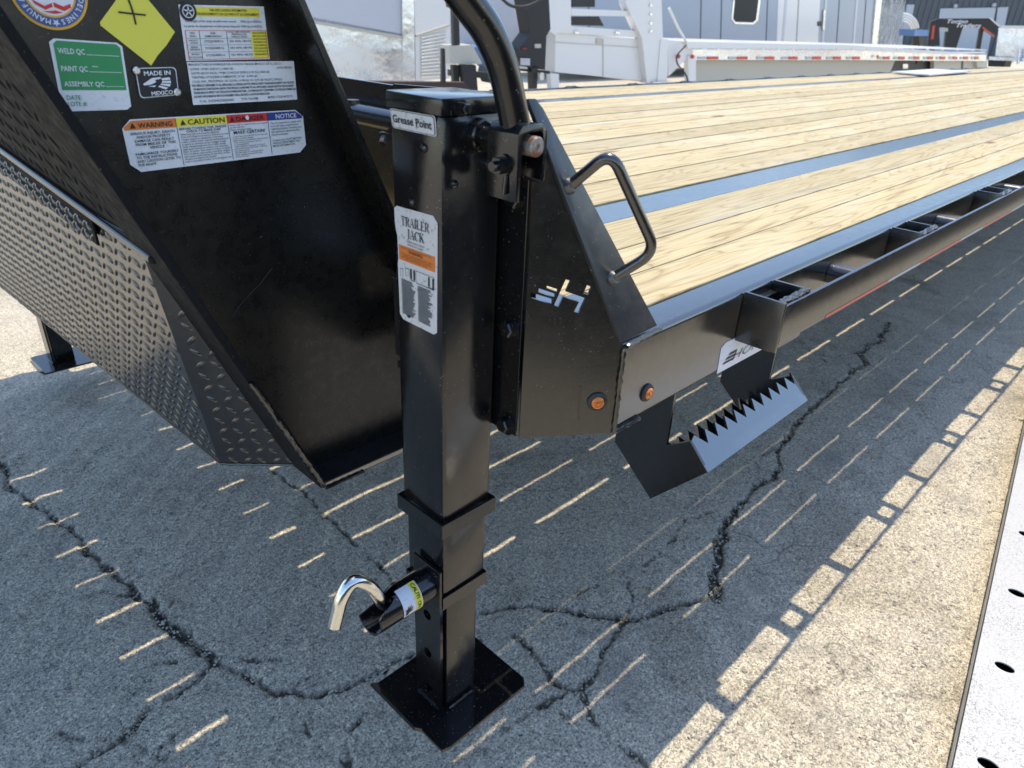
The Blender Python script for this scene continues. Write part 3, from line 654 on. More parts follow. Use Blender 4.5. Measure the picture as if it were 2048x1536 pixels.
# yellow note with a hand-drawn cross
s = Sticker(wq((197, 48), (302, 131), (351, 66), (262, -42)), nW); b = s.shape('yellow_note', [(0, .04), (.03, 0), (1, 0), (.985, .3), (1, .62), (.98, 1), (0, 1)], M['tape'], T, 0, label='torn yellow paper note with a pen cross')
bm = bmesh.new()
for pts in ([(237, 24), (262, 27), (291, 30)], [(256, -4), (263, 15), (268, 32), (272, 49)]):
    q = [at(p, 1, YW-.0012) for p in pts]; tube(bm, q, .0009, 6)
link('pen_cross', done(bm, 'pen_cross'), M['ink'], b)
# country badge
s = Sticker(wq((278, 200), (360, 192), (353, 131), (266, 133)), nW); b = s.shape('metal_badge', rnd(.1, .14), M['ink'], T, 0, label='black metal badge with an eagle head and two rivets')
s.shape('badge_border', inset(rnd(.1, .14), .03, .045), M['white'], b, 1); s.shape('badge_field', inset(rnd(.1, .14), .05, .07), M['ink'], b, 2)
s.text('lettering', [('MADE IN', .2, .72, .14, .62), ('MEXICO', .30, .10, .13, .52)], M['white'], b, 4, .02)
bm = bmesh.new()
for poly in ([(.14, .47), (.26, .56), (.36, .64), (.58, .66), (.56, .60), (.42, .58), (.46, .52), (.38, .47), (.30, .44), (.16, .43)], [(.58, .62), (.78, .64), (.80, .56), (.60, .55)], [(.60, .53), (.80, .53), (.80, .45), (.58, .48)], [(.57, .46), (.79, .42), (.76, .34), (.54, .42)], [(.52, .40), (.72, .31), (.66, .26), (.48, .36)], [(.24, .40), (.44, .41), (.40, .36)]):
    prism(bm, [s.P(a, c, 4) for a, c in poly], -s.n*.0002)
link('eagle_emblem', done(bm, 'eagle_emblem'), M['white'], b)
for a, c in ((.05, .88), (.93, .14)):
    bm = bmesh.new(); lathe(bm, s.P(a, c, 2), nW, [(.0042, 0), (.0040, .0012), (.0028, .0022), (.0014, .0022), (.0012, .0012)], 18); link('rivet', done(bm, 'rivet', True), M['rivet'], b)
# tyre and loading placard
s = Sticker(wq((372, 122), (539, 118), (527, 13), (356, 9)), nW); b = st_base('loading_placard', s, [(0, 0), (1, 0), (1, 1), (0, 1)], M['white'], label='white and yellow tyre and loading placard')
s.rects('colour_field', [(.165, .935, .80, .965), (.80, .995, .03, .54)], M['yellow'], b, 1)
s.rects('table_lines', [(.03, .985, .545, .553), (.03, .985, .02, .028), (.03, .036, .02, .55), (.98, .986, .02, .55)], M['red'], b, 2)
s.rects('table_lines', [(.03, .80, .405, .409), (.03, .80, .285, .289), (.03, .80, .155, .159), (.185, .189, .02, .55), (.50, .504, .02, .55)], M['ink'], b, 2)
s.text('lettering', [('TIRE AND LOADING INFORMATION', .335, .895, .045, .44), ('RENSEIGNEMENTS SUR LES PNEUS ET LE CHARGEMENT', .19, .825, .045, .73),
    ('The weight of the cargo should never exceed      3006 kg or 6628 lbs', .04, .70, .04, .9), ('Le poids du chargement ne doit jamais depasser 3006 kg ou 6628 lb.', .03, .61, .04, .92),
    ('TIRE', .075, .485, .035, .06), ('PNEU', .075, .43, .035, .07), ('SIZE', .31, .485, .035, .06), ('DIMENSIONS', .245, .43, .035, .19), ('COLD TIRE PRESSURE', .51, .51, .03, .28), ('PRESSION DES', .56, .465, .03, .18), ('PNEUS A FROID', .555, .42, .03, .19),
    ('FRONT', .06, .355, .032, .10), ('AVANT', .07, .31, .032, .09), ('ST235/80R16', .23, .335, .04, .22), ('551 KPA / 80 PSI', .525, .335, .04, .26),
    ('REAR', .07, .235, .032, .08), ('ARRIERE', .055, .19, .032, .115), ('ST235/80R16', .23, .21, .04, .22), ('551 KPA / 80 PSI', .525, .21, .04, .26),
    ('SPARE', .065, .105, .032, .09), ('DE SECOURS', .035, .05, .032, .145), ('ST235/80R16', .23, .08, .04, .22), ('551 KPA / 80 PSI', .525, .08, .04, .26)]
    + [(t, .815, .49-.058*i, .032, .165) for i, t in enumerate(['SEE OWNER\'S', 'MANUAL FOR', 'ADDITIONAL', 'INFORMATION', 'VOIR LE MANUEL', 'DE L\'USAGER', 'POUR PLUS DE', 'RENSEIGNMENTS'])], M['ink'], b, 3, .01)
cx_, cy_ = .095, .885
bm = bmesh.new(); W_, H_ = s.size()
def disc(S_, cx, cy, r, k, sx=1.0):
    W2, H2 = S_.size(); return [S_.P(cx+r*math.cos(t*math.pi/12)/W2*sx, cy+r*math.sin(t*math.pi/12)/H2, k) for t in range(24)]
prism(bm, disc(s, cx_, cy_, .0095, 2), -s.n*.0001); link('tyre_symbol', done(bm, 'tyre_symbol'), M['ink'], b)
bm = bmesh.new(); prism(bm, disc(s, cx_, cy_, .0066, 3), -s.n*.0001); link('tyre_symbol', done(bm, 'tyre_symbol'), M['white'], b)
bm = bmesh.new(); prism(bm, disc(s, cx_, cy_, .0056, 4), -s.n*.0001); link('tyre_symbol', done(bm, 'tyre_symbol'), M['ink'], b)
bm = bmesh.new()
for k in range(5):
    t = k*math.pi*.4+.3; c_, s_ = math.cos(t), math.sin(t); o_ = s.P(cx_, cy_, 5); U_, V_ = Vector((1, 0, 0)), Vector((0, 0, 1)); d_ = U_*c_+V_*s_; e_ = U_*-s_+V_*c_
    prism(bm, [o_+d_*.001+e_*.0007, o_+d_*.0052+e_*.0005, o_+d_*.0052-e_*.0005, o_+d_*.001-e_*.0007], -s.n*.0001)
link('tyre_symbol', done(bm, 'tyre_symbol'), M['white'], b)
# maker's data plate
s = Sticker(wq((386, 210), (594, 199), (587, 122), (373, 124)), nW); b = st_base('data_plate', s, [(0, 0), (1, 0), (1, 1), (0, 1)], M['white'], label='pale data plate with small print')
s.text('lettering', [('MANUFACTURED BY/FABRIQUE PAR: HORIZON TRAILERS MEXICO S. DE R.L. DE C.V.', .01, .915, .055, .86), ('GVWR / PNBV 6350 KG (14000 LB)', .02, .81, .055, .38), ('DATE: 08/2024', .82, .815, .05, .15), ('GAWR (EACH AXLE) / PNBE (CHAQUE ESSIEU) 3175 KG (7000 LB)', .02, .715, .055, .72),
    ('TIRE/PNEU ST235/80R16 RIM/JANTE 16"X6"  4,400 LBS', .02, .62, .055, .6), ('COLD INFL. PRESS/PRESS. DE GONFL. A FROID 551 KPA (80 PSI/LPC) SINGLE', .02, .52, .055, .84), ('V.I.N.: 3H7GF4025SR005902', .06, .05, .06, .31), ('TYPE: TRA/REM', .44, .06, .055, .16), ('MODEL: FTZGN-40 5D 7K', .70, .07, .06, .25)], M['ink'], b, 2, .002)
s.text('lettering', [('THIS VEHICLE CONFORMS TO ALL APPLICABLE U.S. FEDERAL MOTOR VEHICLE SAFETY STANDARDS IN EFFECT ON THE DATE', .01, .43, .05, .97), ('OF MANUFACTURE SHOWN ABOVE. THIS VEHICLE CONFORMS TO ALL APPLICABLE CANADA MOTOR VEHICLE SAFETY', .02, .345, .05, .96), ('STANDARDS IN EFFECT ON THE DATE OF MANUFACTURE. - CE VEHICULE EST CONFORME A TOUTES LES NORMES QUI', .02, .26, .05, .97), ('LUI SONT APPLICABLES EN VERTU DU REGLEMENT SUR LA SECURITE A LA DATE DE FABRICATION', .02, .17, .05, .70)], M['ink'], b, 2, .03)
# four-part warning strip
s = Sticker(wq((264, 346), (613, 303), (604, 219), (240, 240)), nW); b = st_base('warning_sticker', s, chamfer(.045, .16), M['white'], label='long four-part warning sticker on the neck')
cols = [0, .265, .54, .775, 1]
s.shape('header_field', [(.008, .80), (.265, .80), (.265, .975), (.048, .975), (.008, .86)], M['orange'], b, 1)
s.shape('header_field', [(.266, .80), (.54, .80), (.54, .975), (.266, .975)], M['yellow'], b, 1)
s.shape('header_field', [(.541, .80), (.775, .80), (.775, .975), (.541, .975)], M['red'], b, 1)
s.shape('header_field', [(.776, .80), (.992, .80), (.992, .86), (.952, .975), (.776, .975)], M['navy'], b, 1)
s.rects('dividers', [(c-.0012, c+.0012, .03, .97) for c in cols[1:4]], M['ink'], b, 2)
tri = lambda a: [(a, .83), (a+.030, .83), (a+.015, .94)]
for a in (.035, .285, .553):
    bm = bmesh.new(); prism(bm, [s.P(x_, y_, 2) for x_, y_ in tri(a)], -s.n*.0001); link('warning_triangle', done(bm, 'warning_triangle'), M['ink'], b)
s.text('lettering', [('WARNING', .075, .835, .095, .17), ('CAUTION', .325, .835, .105, .20), ('DANGER', .59, .835, .10, .165),
    ('SERIOUS INJURY, DEATH', .03, .71, .05, .22), ('AND/OR PROPERTY', .055, .64, .05, .17), ('DAMAGE CAN RESULT', .045, .57, .05, .195), ('FROM MISUSE OF THIS', .045, .50, .05, .20), ('VEHICLE', .11, .43, .05, .075),
    ('FAMILIARIZE YOURSELF', .035, .32, .05, .215), ('TO THE INSTRUCTIONS', .035, .25, .05, .205), ('AND CAUTION LISTED TO', .035, .18, .05, .22), ('THE RIGHT.', .035, .11, .05, .095),
    ('BEFORE TOWING THIS TRAILER', .275, .735, .045, .255), ('CHECK TO MAKE SURE', .31, .68, .045, .185)], M['ink'], b, 3, .014)
s.text('lettering', [('NOTICE', .825, .835, .10, .13)], M['white'], b, 3, .014)
l2 = ['Wheel lug bolts are properly tightened.', 'Tires are inflated to pressure indicated on tire.', 'Tongue jack (if so equipped) is retracted.', 'Load is within trailer capacity and distributed', '   properly to maintain proper tongue weight.', 'Drive vehicle/equipment onto trailer slowly.', 'High speed towing can result in over shooting', '   front of trailer, and result in injury or death.', 'Wet conditions may produce slick floor surface.', 'Use caution while loading on wet floor surface.', 'All pins and latches are secure.', 'Load is secured to trailer at the front and rear.']
l3 = ['Never load or unload Trailer not coupled', 'to the vehicle.', 'Never overload trailer.']
l3b = ['Coupler hitch and trailer ball are the same size.', 'Coupler is properly attached.', 'Safety chains are interconnected under the tongue', '   of the trailer and properly attached', '   to towing vehicle.', 'Trailer brakes (if so equipped) are properly', '   adjusted and brake-away feature is attached', '   to towing vehicle.', 'All trailer lights are working properly.', 'While unloading anti parity Stay clear', '10 ft at all times.']
l4 = ['You are required to comply with', 'local and state requirements', 'regarding brakes, licensing and', 'any additional equipment that', 'may be necessary.', '', '      Contact your STATE MOTOR', '      VEHICLE DEPARTMENT FOR', '      MORE INFORMATION.']
s.text('lettering', [(t, .275, .63-.05*i, .038, min(.26, .0054*len(t))) for i, t in enumerate(l2)] + [(t, .548, .745-.05*i, .036, min(.22, .0055*len(t))) for i, t in enumerate(l3)] + [(t, .556, .50-.044*i, .03, min(.21, .0042*len(t))) for i, t in enumerate(l3b)] + [(t, .787, .72-.065*i, .045, min(.195, .0062*len(t))) for i, t in enumerate(l4) if t], M['ink'], b, 3, .004)
s.text('lettering', [('MAKE CERTAIN!', .565, .565, .07, .185)], M['ink'], b, 3, .014)
bm = bmesh.new(); prism(bm, [s.P(.655+.012*math.cos(t)*random.uniform(.7, 1.2), .905+.05*math.sin(t)*random.uniform(.7, 1.2), 4) for t in [k*.7 for k in range(9)]], -s.n*.0002); link('scraped_patch', done(bm, 'scraped_patch'), M['white'], b)
# round compliance decal
cpx = (97, -18); ctr = at(cpx, 1, YW); Rr = (at((97, 58), 1, YW)-ctr).length
cs = Sticker([ctr+Vector((-Rr, 0, -Rr)), ctr+Vector((Rr, 0, -Rr)), ctr+Vector((Rr, 0, Rr)), ctr+Vector((-Rr, 0, Rr))], nW)
circ = lambda r, n=48: [(.5+r*.5*math.cos(2*math.pi*k/n), .5+r*.5*math.sin(2*math.pi*k/n)) for k in range(n)]
b = cs.shape('round_decal', circ(1), M['gold'], T, 0, label='round blue and gold compliance decal')
cs.shape('decal_ring', circ(.93), M['blueprint'], b, 1); cs.shape('decal_ring', circ(.68), M['gold'], b, 2); cs.shape('decal_field', circ(.63), M['white'], b, 3)
for a, c in ((.22, .27), (.33, .20)): 
    pass
cs.shape('flag_stripe', [(.28, .33), (.40, .26), (.50, .30), (.50, .35), (.40, .31), (.25, .39)], M['red'], b, 4); cs.shape('flag_stripe', [(.52, .30), (.64, .25), (.74, .30), (.74, .35), (.64, .31), (.52, .36)], M['red'], b, 4)
cs.shape('flag_stripe', [(.36, .24), (.5, .21), (.62, .23), (.52, .26), (.5, .25)], M['red'], b, 4)
cs.shape('number_box', [(.20, .45), (.80, .45), (.80, .60), (.20, .60)], M['blueprint'], b, 5); cs.shape('number_box', [(.21, .46), (.79, .46), (.79, .59), (.21, .59)], M['white'], b, 6)
cs.text('lettering', [('P24', .24, .49, .07, .13), ('273369', .45, .49, .07, .30)], M['blueprint'], b, 7, .012)
def arc_text(st, start, step):
    V = []; F = []
    for i, ch in enumerate(st):
        if ch == ' ': continue
        vs, fs, x1 = glyphs(ch, .02); an = math.radians(start-step*i); base = len(V)
        o_ = Vector((math.cos(an), 0, math.sin(an)))*Rr*.735; up__ = Vector((math.cos(an), 0, math.sin(an))); rt = Vector((math.sin(an), 0, -math.cos(an))); sc = Rr*.19
        for x_, y_ in vs: V.append(ctr+o_+up__*y_*sc+rt*(x_-x1/2)*sc+Vector((0, -.0030, 0)))
        F += [[q+base for q in f] for f in fs]
    me = bpy.data.meshes.new('lettering'); me.from_pydata([tuple(x) for x in V], [], F); link('lettering', me, M['white'], b)
arc_text('MANUFACTURER', 255, 11.5); arc_text('GUIDELINES', 390-30, 10.2) if False else arc_text('GUIDELINES', 15, 10.2)
starp = [(.5+(.055 if k % 2 == 0 else .022)*math.sin(math.pi*k/5), .095-(.055 if k % 2 == 0 else .022)*math.cos(math.pi*k/5)) for k in range(10)]
cs.shape('star', starp, M['white'], b, 4)
# scratch on the web
bm = bmesh.new(); tube(bm, [at(p, 1, YW-.0002) for p in ((462, 638), (480, 610), (500, 588), (520, 568), (545, 535))], .0004, 5); part('scratch', bm, M['rubber'])

# maker's sticker on the side beam
s = Sticker([at((1433, 748), 1, YB), at((1556, 681), 1, YB), at((1568, 628), 1, YB), at((1443, 689), 1, YB)], nW)
b = s.shape('maker_sticker', [(0, 0), (1, 0), (1, .9), (.93, 1), (.06, 1), (0, .88)], M['holo'], T, 0, label='iridescent maker sticker on the side beam')
s.text('lettering', [('HORIZON', .20, .22, .30, .92)], M['ink'], b, 2, -.012, .35)
bm = bmesh.new()
for i, (a0, a1, b0_) in enumerate(((.06, .25, .24), (.09, .26, .36), (.13, .27, .48))): prism(bm, [s.P(a0, b0_, 2), s.P(a1-.03, b0_, 2), s.P(a1, b0_+.07, 2), s.P(a0+.03, b0_+.07, 2)], -s.n*.0001)
link('stripe_emblem', done(bm, 'stripe_emblem'), M['ink'], b)

# ------------------------------------------------------------------ JACKS
def serif(st, S_, a0, b0, h, wd):
    """roman capitals with thick and thin strokes and serifs; returns polygons"""
    W_ = {'T': [[(.38, 0), (.52, 0), (.52, .95), (.38, .95)], [(.02, .95), (.88, .95), (.88, 1), (.02, 1)], [(.02, .76), (.06, .76), (.08, .96), (.02, .96)], [(.84, .76), (.88, .76), (.88, .96), (.82, .96)], [(.26, 0), (.64, 0), (.64, .05), (.26, .05)]],
          'R': [[(.12, 0), (.26, 0), (.26, 1), (.12, 1)], [(0, 0), (.38, 0), (.38, .05), (0, .05)], [(0, .95), (.3, .95), (.3, 1), (0, 1)], [(.26, .95), (.5, .93), (.56, 1), (.26, 1)], [(.5, .94), (.66, .86), (.74, .88), (.56, 1)], [(.6, .86), (.6, .64), (.76, .62), (.76, .88)], [(.6, .66), (.46, .52), (.54, .48), (.76, .62)], [(.26, .48), (.54, .48), (.52, .53), (.26, .53)], [(.40, .49), (.54, .49), (.86, .05), (.70, .05)], [(.68, 0), (.96, 0), (.96, .05), (.68, .05)]],
          'A': [[(.10, .04), (.16, .04), (.46, 1), (.42, 1)], [(.42, 1), (.50, 1), (.84, .04), (.68, .04)], [(0, 0), (.28, 0), (.28, .05), (0, .05)], [(.58, 0), (.95, 0), (.95, .05), (.58, .05)], [(.22, .33), (.68, .33), (.68, .38), (.22, .38)]],
          'I': [[(.12, 0), (.27, 0), (.27, 1), (.12, 1)], [(0, 0), (.4, 0), (.4, .05), (0, .05)], [(0, .95), (.4, .95), (.4, 1), (0, 1)]],
          'L': [[(.12, 0), (.27, 0), (.27, 1), (.12, 1)], [(0, 0), (.74, 0), (.74, .05), (0, .05)], [(0, .95), (.4, .95), (.4, 1), (0, 1)], [(.66, .05), (.74, .05), (.80, .26), (.76, .26)]],
          'E': [[(.12, 0), (.27, 0), (.27, 1), (.12, 1)], [(0, 0), (.74, 0), (.74, .05), (0, .05)], [(0, .95), (.72, .95), (.72, 1), (0, 1)], [(.66, .05), (.74, .05), (.80, .24), (.76, .24)], [(.66, .95), (.72, .95), (.72, .78), (.69, .78)], [(.27, .49), (.54, .49), (.54, .54), (.27, .54)], [(.52, .40), (.56, .40), (.56, .63), (.52, .63)]],
          'J': [[(.22, .02), (.36, .02), (.36, 1), (.22, 1)], [(.10, .95), (.48, .95), (.48, 1), (.10, 1)], [(.22, .02), (.36, .05), (.20, -.16), (.02, -.20), (.04, -.12), (.16, -.10)]],
          'C': [[(.02, .35), (.18, .35), (.18, .65), (.02, .65)], [(.02, .65), (.18, .65), (.36, .94), (.24, .96)], [(.24, .96), (.36, .94), (.56, .95), (.50, 1.01)], [(.50, 1.01), (.56, .95), (.74, .80), (.78, .90)], [(.74, .74), (.80, .74), (.80, 1), (.76, 1)], [(.02, .35), (.18, .35), (.36, .07), (.24, .03)], [(.24, .03), (.36, .07), (.56, .05), (.50, -.01)], [(.50, -.01), (.56, .05), (.78, .22), (.80, .16)]],
          'K': [[(.12, 0), (.27, 0), (.27, 1), (.12, 1)], [(0, 0), (.38, 0), (.38, .05), (0, .05)], [(0, .95), (.38, .95), (.38, 1), (0, 1)], [(.27, .44), (.33, .44), (.76, .96), (.68, .96)], [(.36, .52), (.50, .62), (.90, .05), (.72, .05)], [(.60, .95), (.88, .95), (.88, 1), (.60, 1)], [(.66, 0), (1, 0), (1, .05), (.66, .05)]]}
    wd_ = {'T': .92, 'R': .95, 'A': .95, 'I': .44, 'L': .84, 'E': .84, 'J': .52, 'C': .88, 'K': .98}
    tot = sum(wd_[c] for c in st); x = 0; out = []
    for c in st:
        for poly in W_[c]: out.append([(a0+(x+p)*wd/tot, b0+q*h) for p, q in poly])
        x += wd_[c]
    return out
JW = .0845
def jack(mirror=False):
    J = T; FZ = .098 if mirror else .262
    bm = bmesh.new(); box(bm, 0, JW, 0, JW, .640, 1.143, .0075); tube_ = part('landing_jack', bm, M['jack'], smooth=True, label='black square drop-leg landing jack nearest the viewer' if not mirror else 'black square landing jack on the far side')
    def sub(name, bm, m, smooth=False): return link(name, done(bm, name, smooth), m, tube_)
    bm = bmesh.new(); box(bm, -.0025, JW+.006, -.0025, JW+.0025, 1.1425, 1.1595, .0025); sub('cap', bm, M['jack'], True)
    bm = bmesh.new()
    for w_ in (-.0035,): # strap round the foot of the outer tube: four straps standing off the tube
        a, c, t = -.0055, JW+.0055, .003
        box(bm, a, c, a, a+t, .6235, .6465, .0008); box(bm, a, c, c-t, c, .6235, .6465, .0008); box(bm, a, a+t, a+t+.0002, c-t-.0002, .6235, .6465); box(bm, c-t, c, a+t+.0002, c-t-.0002, .6235, .6465)
    sub('collar', bm, M['jack'])
    bm = bmesh.new(); box(bm, .0035, JW-.003, .0035, JW-.003, .513, .6398, .006); sub('sleeve', bm, M['jack'], True)
    bm = bmesh.new(); a, c, t = .0008, JW-.0005, .003
    box(bm, a, c, a, a+t, .491, .5128, .0006); box(bm, a, c, c-t, c, .491, .5128, .0006); box(bm, a, a+t, a+t+.0002, c-t-.0002, .491, .5128); box(bm, c-t, c, a+t+.0002, c-t-.0002, .491, .5128); sub('collar', bm, M['jack'])
    # inner post, drilled on its front face
    i0, i1, t = .0100, .0745, .005
    bm = bmesh.new(); box(bm, i0+t, i1, i0, i1, FZ+.006, .5125, .005); sub('inner_post', bm, M['jack'], True)
    hl = [[(.042+.0085*math.cos(k*math.pi/12)-i0, z+.0085*math.sin(k*math.pi/12)-.268) for k in range(24)] for z in (.450, .373, .296)] if not mirror else []
    plate2d('post_face', [(0.003, 0), (i1-i0-.003, 0), (i1-i0-.003, .5125-FZ-.006), (.003, .5125-FZ-.006)], hl, (i0+.0002, i0, FZ+.006), (0, 1, 0), (0, 0, 1), t, M['jack'], tube_)
    # foot plate with its front edge bent up
    z0 = FZ; fx0, fx1, fy0, fy1 = -.036, .146, -.043, .124
    pts = [(fx0, fy0+.004), (fx0+.012, fy0), (fx1-.01, fy0), (fx1, fy0+.012), (fx1, fy1-.012), (fx1-.01, fy1), (fx0, fy1)]
    bm = bmesh.new(); prism(bm, [(x, y, z0) for x, y in pts], (0, 0, .006), .0012)
    prism(bm, [(fx0+.0006, fy0+.05, z0+.001), (fx0-.012, fy0+.055, z0+.012), (fx0-.013, fy1-.002, z0+.013), (fx0+.0006, fy1, z0+.001)], (.002, 0, .005)); sub('foot_plate', bm, M['jack'])
    bm = bmesh.new(); weld(bm, (i0-.003, i0+.006, z0+.0075), (i0-.003, i1-.006, z0+.0075), .0038); weld(bm, (i0+.008, i0-.003, z0+.0075), (i1-.006, i0-.003, z0+.0075), .0038); sub('weld_bead', bm, M['jack'], True)
    # mounting flange behind the jack
    bm = bmesh.new(); box(bm, JW+.0065, JW+.0125, -.0365, JW+.03, .757, 1.135, .0012); sub('mounting_flange', bm, M['jack'])
    bm = bmesh.new(); box(bm, JW+.0126, .113, -.0365, -.0315, .757, 1.10); sub('mounting_fin', bm, M['jack'])
    for z in (.902, .769, 1.055):
        bm = bmesh.new(); hexbolt(bm, (JW+.0063, -.0195, z), (-1, 0, 0), .0105, .009); sub('flange_bolt', bm, M['jack'])
    # cap bolts
    for px in ((921, 216),):
        bm = bmesh.new(); hexbolt(bm, at(px, 1, -.0025), (0, -1, 0), .0058, .010); sub('cap_bolt', bm, M['jack'])
    for px in ((849, 296), (825, 405)):
        bm = bmesh.new(); q = at(px, 0, 0); lathe(bm, (0, q.y, q.z), (-1, 0, 0), [(.0048, 0), (.0044, .002), (.002, .0034), (.0005, .0036)], 14); sub('weld_spot', bm, M['jack'], True)
    bm = bmesh.new(); q = at((908, 368), 1, 0); lathe(bm, (q.x, 0, q.z), (0, -1, 0), [(.0048, 0), (.0044, .002), (.002, .0034), (.0005, .0036)], 14); sub('weld_spot', bm, M['jack'], True)
    # crank shaft with nut
    sx, sz = .049, 1.122
    bm = bmesh.new(); tube(bm, [(sx, 0, sz), (sx, -.009, sz), (sx, -.0105, sz)], [.0175, .0175, .0155], 8); tube(bm, [(sx, -.0106, sz), (sx, -.068, sz)], .0105, 24); sub('crank_shaft', bm, M['jack'], True)
    bm = bmesh.new(); tube(bm, [(sx, -.0682, sz), (sx, -.0835, sz), (sx, -.0850, sz)], [.0098, .0098, .0085], 28); sub('shaft_end', bm, M['rust'], True)
    # plunger housing below the shaft: spool, washer and nut on an axis parallel to the shaft
    if not mirror:
        ax = at((1015, 335), 1, -.052)
        bm = bmesh.new(); tube(bm, [(ax.x, -.046, ax.z), (ax.x, -.030, ax.z)], .0088, 22); tube(bm, [(ax.x, -.0302, ax.z), (ax.x, -.016, ax.z)], .0062, 16); sub('latch_spool', bm, M['jack'], True)
        q = at((1008, 330), 0, sx-.0206); bm = bmesh.new(); tube(bm, [q, q+Vector((-.003, 0, 0))], .0105, 20); tube(bm, [q+Vector((-.003, 0, 0)), q+Vector((-.011, 0, 0))], .0085, 6); tube(bm, [q+Vector((-.011, 0, 0)), q+Vector((-.017, 0, 0))], .0048, 14); sub('latch_bolt', bm, M['jack'])
        q = at((1012, 388), 0, sx-.0206); bm = bmesh.new(); tube(bm, [q+Vector((-.001, 0, .018)), q+Vector((-.003, 0, 0))], .0024, 8); sub('spring_pin', bm, M['jack'])
        # handle bracket: inverted U of plate round the shaft, open towards the viewer's right
        c = Vector((sx, 0, sz)); hw = .0205
        prof = [(-hw, -.052), (-hw, .012), (-hw+.006, .0195), (hw-.006, .0195), (hw, .012), (hw, -.034), (hw-.004, -.038), (hw-.0055, -.034), (hw-.0055, .010), (hw-.009, .0140), (-hw+.009, .0140), (-hw+.0055, .010), (-hw+.0055, -.052)]
        yb0, yb1 = -.036, -.078
        bm = bmesh.new(); prism(bm, [(sx+a, yb0, sz+b_) for a, b_ in prof], (0, yb1-yb0, 0), .0010); sub('crank_bracket', bm, M['jack'], True)
        bm = bmesh.new(); tube(bm, [(sx-hw+.008, -.060, sz-.012), (sx-hw+.009, -.060, sz-.040)], .0022, 8); tube(bm, [(sx-hw+.004, -.064, sz-.036), (sx-hw+.014, -.064, sz-.046)], .0040, 10); sub('spring_pin', bm, M['rivet'], True)
        # crank handle: bent tube rising out of the picture
        yc = -.057; path_px = [(1036, 283), (1022, 205), (1004, 130), (975, 62), (935, 5)]
        pts = [at(p, 1, yc) for p in path_px]; d_ = (pts[-1]-pts[-2]).normalized()
        sm = []
        P_ = [pts[0]*2-pts[1]]+pts+[pts[-1]*2-pts[-2]]
        for i in range(1, len(P_)-2):
            for k in range(6):
                t = k/6; a_, b_, c_, e_ = P_[i-1], P_[i], P_[i+1], P_[i+2]
                sm.append(((b_*2)+(c_-a_)*t+(a_*2-b_*5+c_*4-e_)*t*t+(b_*3-a_-c_*3+e_)*t**3)*.5)
        sm.append(pts[-1]); e1 = pts[-1]+d_*.06; sm += [e1, e1+Vector((-.09, 0, .03)), e1+Vector((-.12, -.12, .035))]
        bm = bmesh.new(); tube(bm, sm, .0148, 28); sub('crank_handle', bm, M['jack'], True)
        bm = bmesh.new(); w0 = pts[0]; n_ = (pts[1]-pts[0]).normalized(); lathe(bm, w0-n_*.002, n_, [(.020, 0), (.0185, .004), (.0155, .007), (.0149, .008)], 26); sub('weld_bead', bm, M['jack'], True)
        # pin housing: half-open tube and the zinc hook pin
        hc = at((858, 1163), 0, .0005); r_ = .0245; V_ = bmesh.new()
        bm = bmesh.new(); box(bm, -.004, .0002, hc.y-.029, hc.y+.029, hc.z-.034, hc.z+.036, .0015); sub('pin_boss', bm, M['jack'])
        bm = bmesh.new(); n1 = 28; xs_ = []
        ring_o, ring_i, end_o, end_i = [], [], [], []
        for k in range(n1):
            t = 2*math.pi*k/n1; cy, cz = math.cos(t), math.sin(t)
            ln = .088 if not (-2.75 < math.atan2(cz, -cy) < 0.2) else .088
            # the far end is notched on its upper far side
            notch = max(0.0, math.cos(t-math.radians(55)))
            ln = .098-.050*notch**.6 if notch > 0 else .098
            if math.sin(t) < -.3: ln = .102
            for arr, rr, xx in ((ring_o, r_, -.0042), (end_o, r_, -ln), (end_i, r_-.0035, -ln), (ring_i, r_-.0035, -.0042)): arr.append(bm.verts.new((xx, hc.y+cy*rr, hc.z+cz*rr)))
        for a, b2 in ((ring_o, end_o), (end_o, end_i), (end_i, ring_i)):
            for k in range(n1): bm.faces.new((a[k], a[(k+1) % n1], b2[(k+1) % n1], b2[k]))
        hs = sub('pin_housing', bm, M['jack'], True)
        zt = hc.z+.004
        pth = [Vector((.0, hc.y, hc.z)), Vector((-.075, hc.y, hc.z+.002)), at((742, 1172), 1, hc.y-.002), at((705, 1158), 1, hc.y+.002), at((682, 1195), 1, hc.y+.004), at((668, 1252), 1, hc.y+.004)]
        bm = bmesh.new(); tube(bm, fillet(pth, .02, 7), .0090, 20); sub('hook_pin', bm, M['chrome'], True)
        # caution label wrapped on the housing
        def lab(x0, x1, t0, t1, rr, m, name='caution_label'):
            bm = bmesh.new(); n_ = 14; g = [[bm.verts.new((x, hc.y+math.cos(t0+(t1-t0)*k/n_)*rr, hc.z+math.sin(t0+(t1-t0)*k/n_)*rr)) for k in range(n_+1)] for x in (x0, x1)]
            for k in range(n_): bm.faces.new((g[0][k], g[0][k+1], g[1][k+1], g[1][k]))
            return sub(name, bm, m, True)
        ta, tb = math.radians(100), math.radians(200)
        lab(-.062, -.030, ta, tb, r_+.0006, M['white']); lab(-.041, -.031, ta, tb, r_+.0010, M['yellow'])
        V = []; F = []
        for i, ch in enumerate('CAUTION'):
            vs, fs, x1 = glyphs(ch, .02); base = len(V); t = ta+math.radians(6)+i*math.radians(12)
            for x_, y_ in vs:
                tt = t+(x_*.0085)/r_; V.append((-.0385+y_*.0075, hc.y+math.cos(tt)*(r_+.0013), hc.z+math.sin(tt)*(r_+.0013)))
            F += [[q+base for q in f] for f in fs]
        me = bpy.data.meshes.new('lettering'); me.from_pydata(V, [], F); link('lettering', me, M['ink'], tube_)
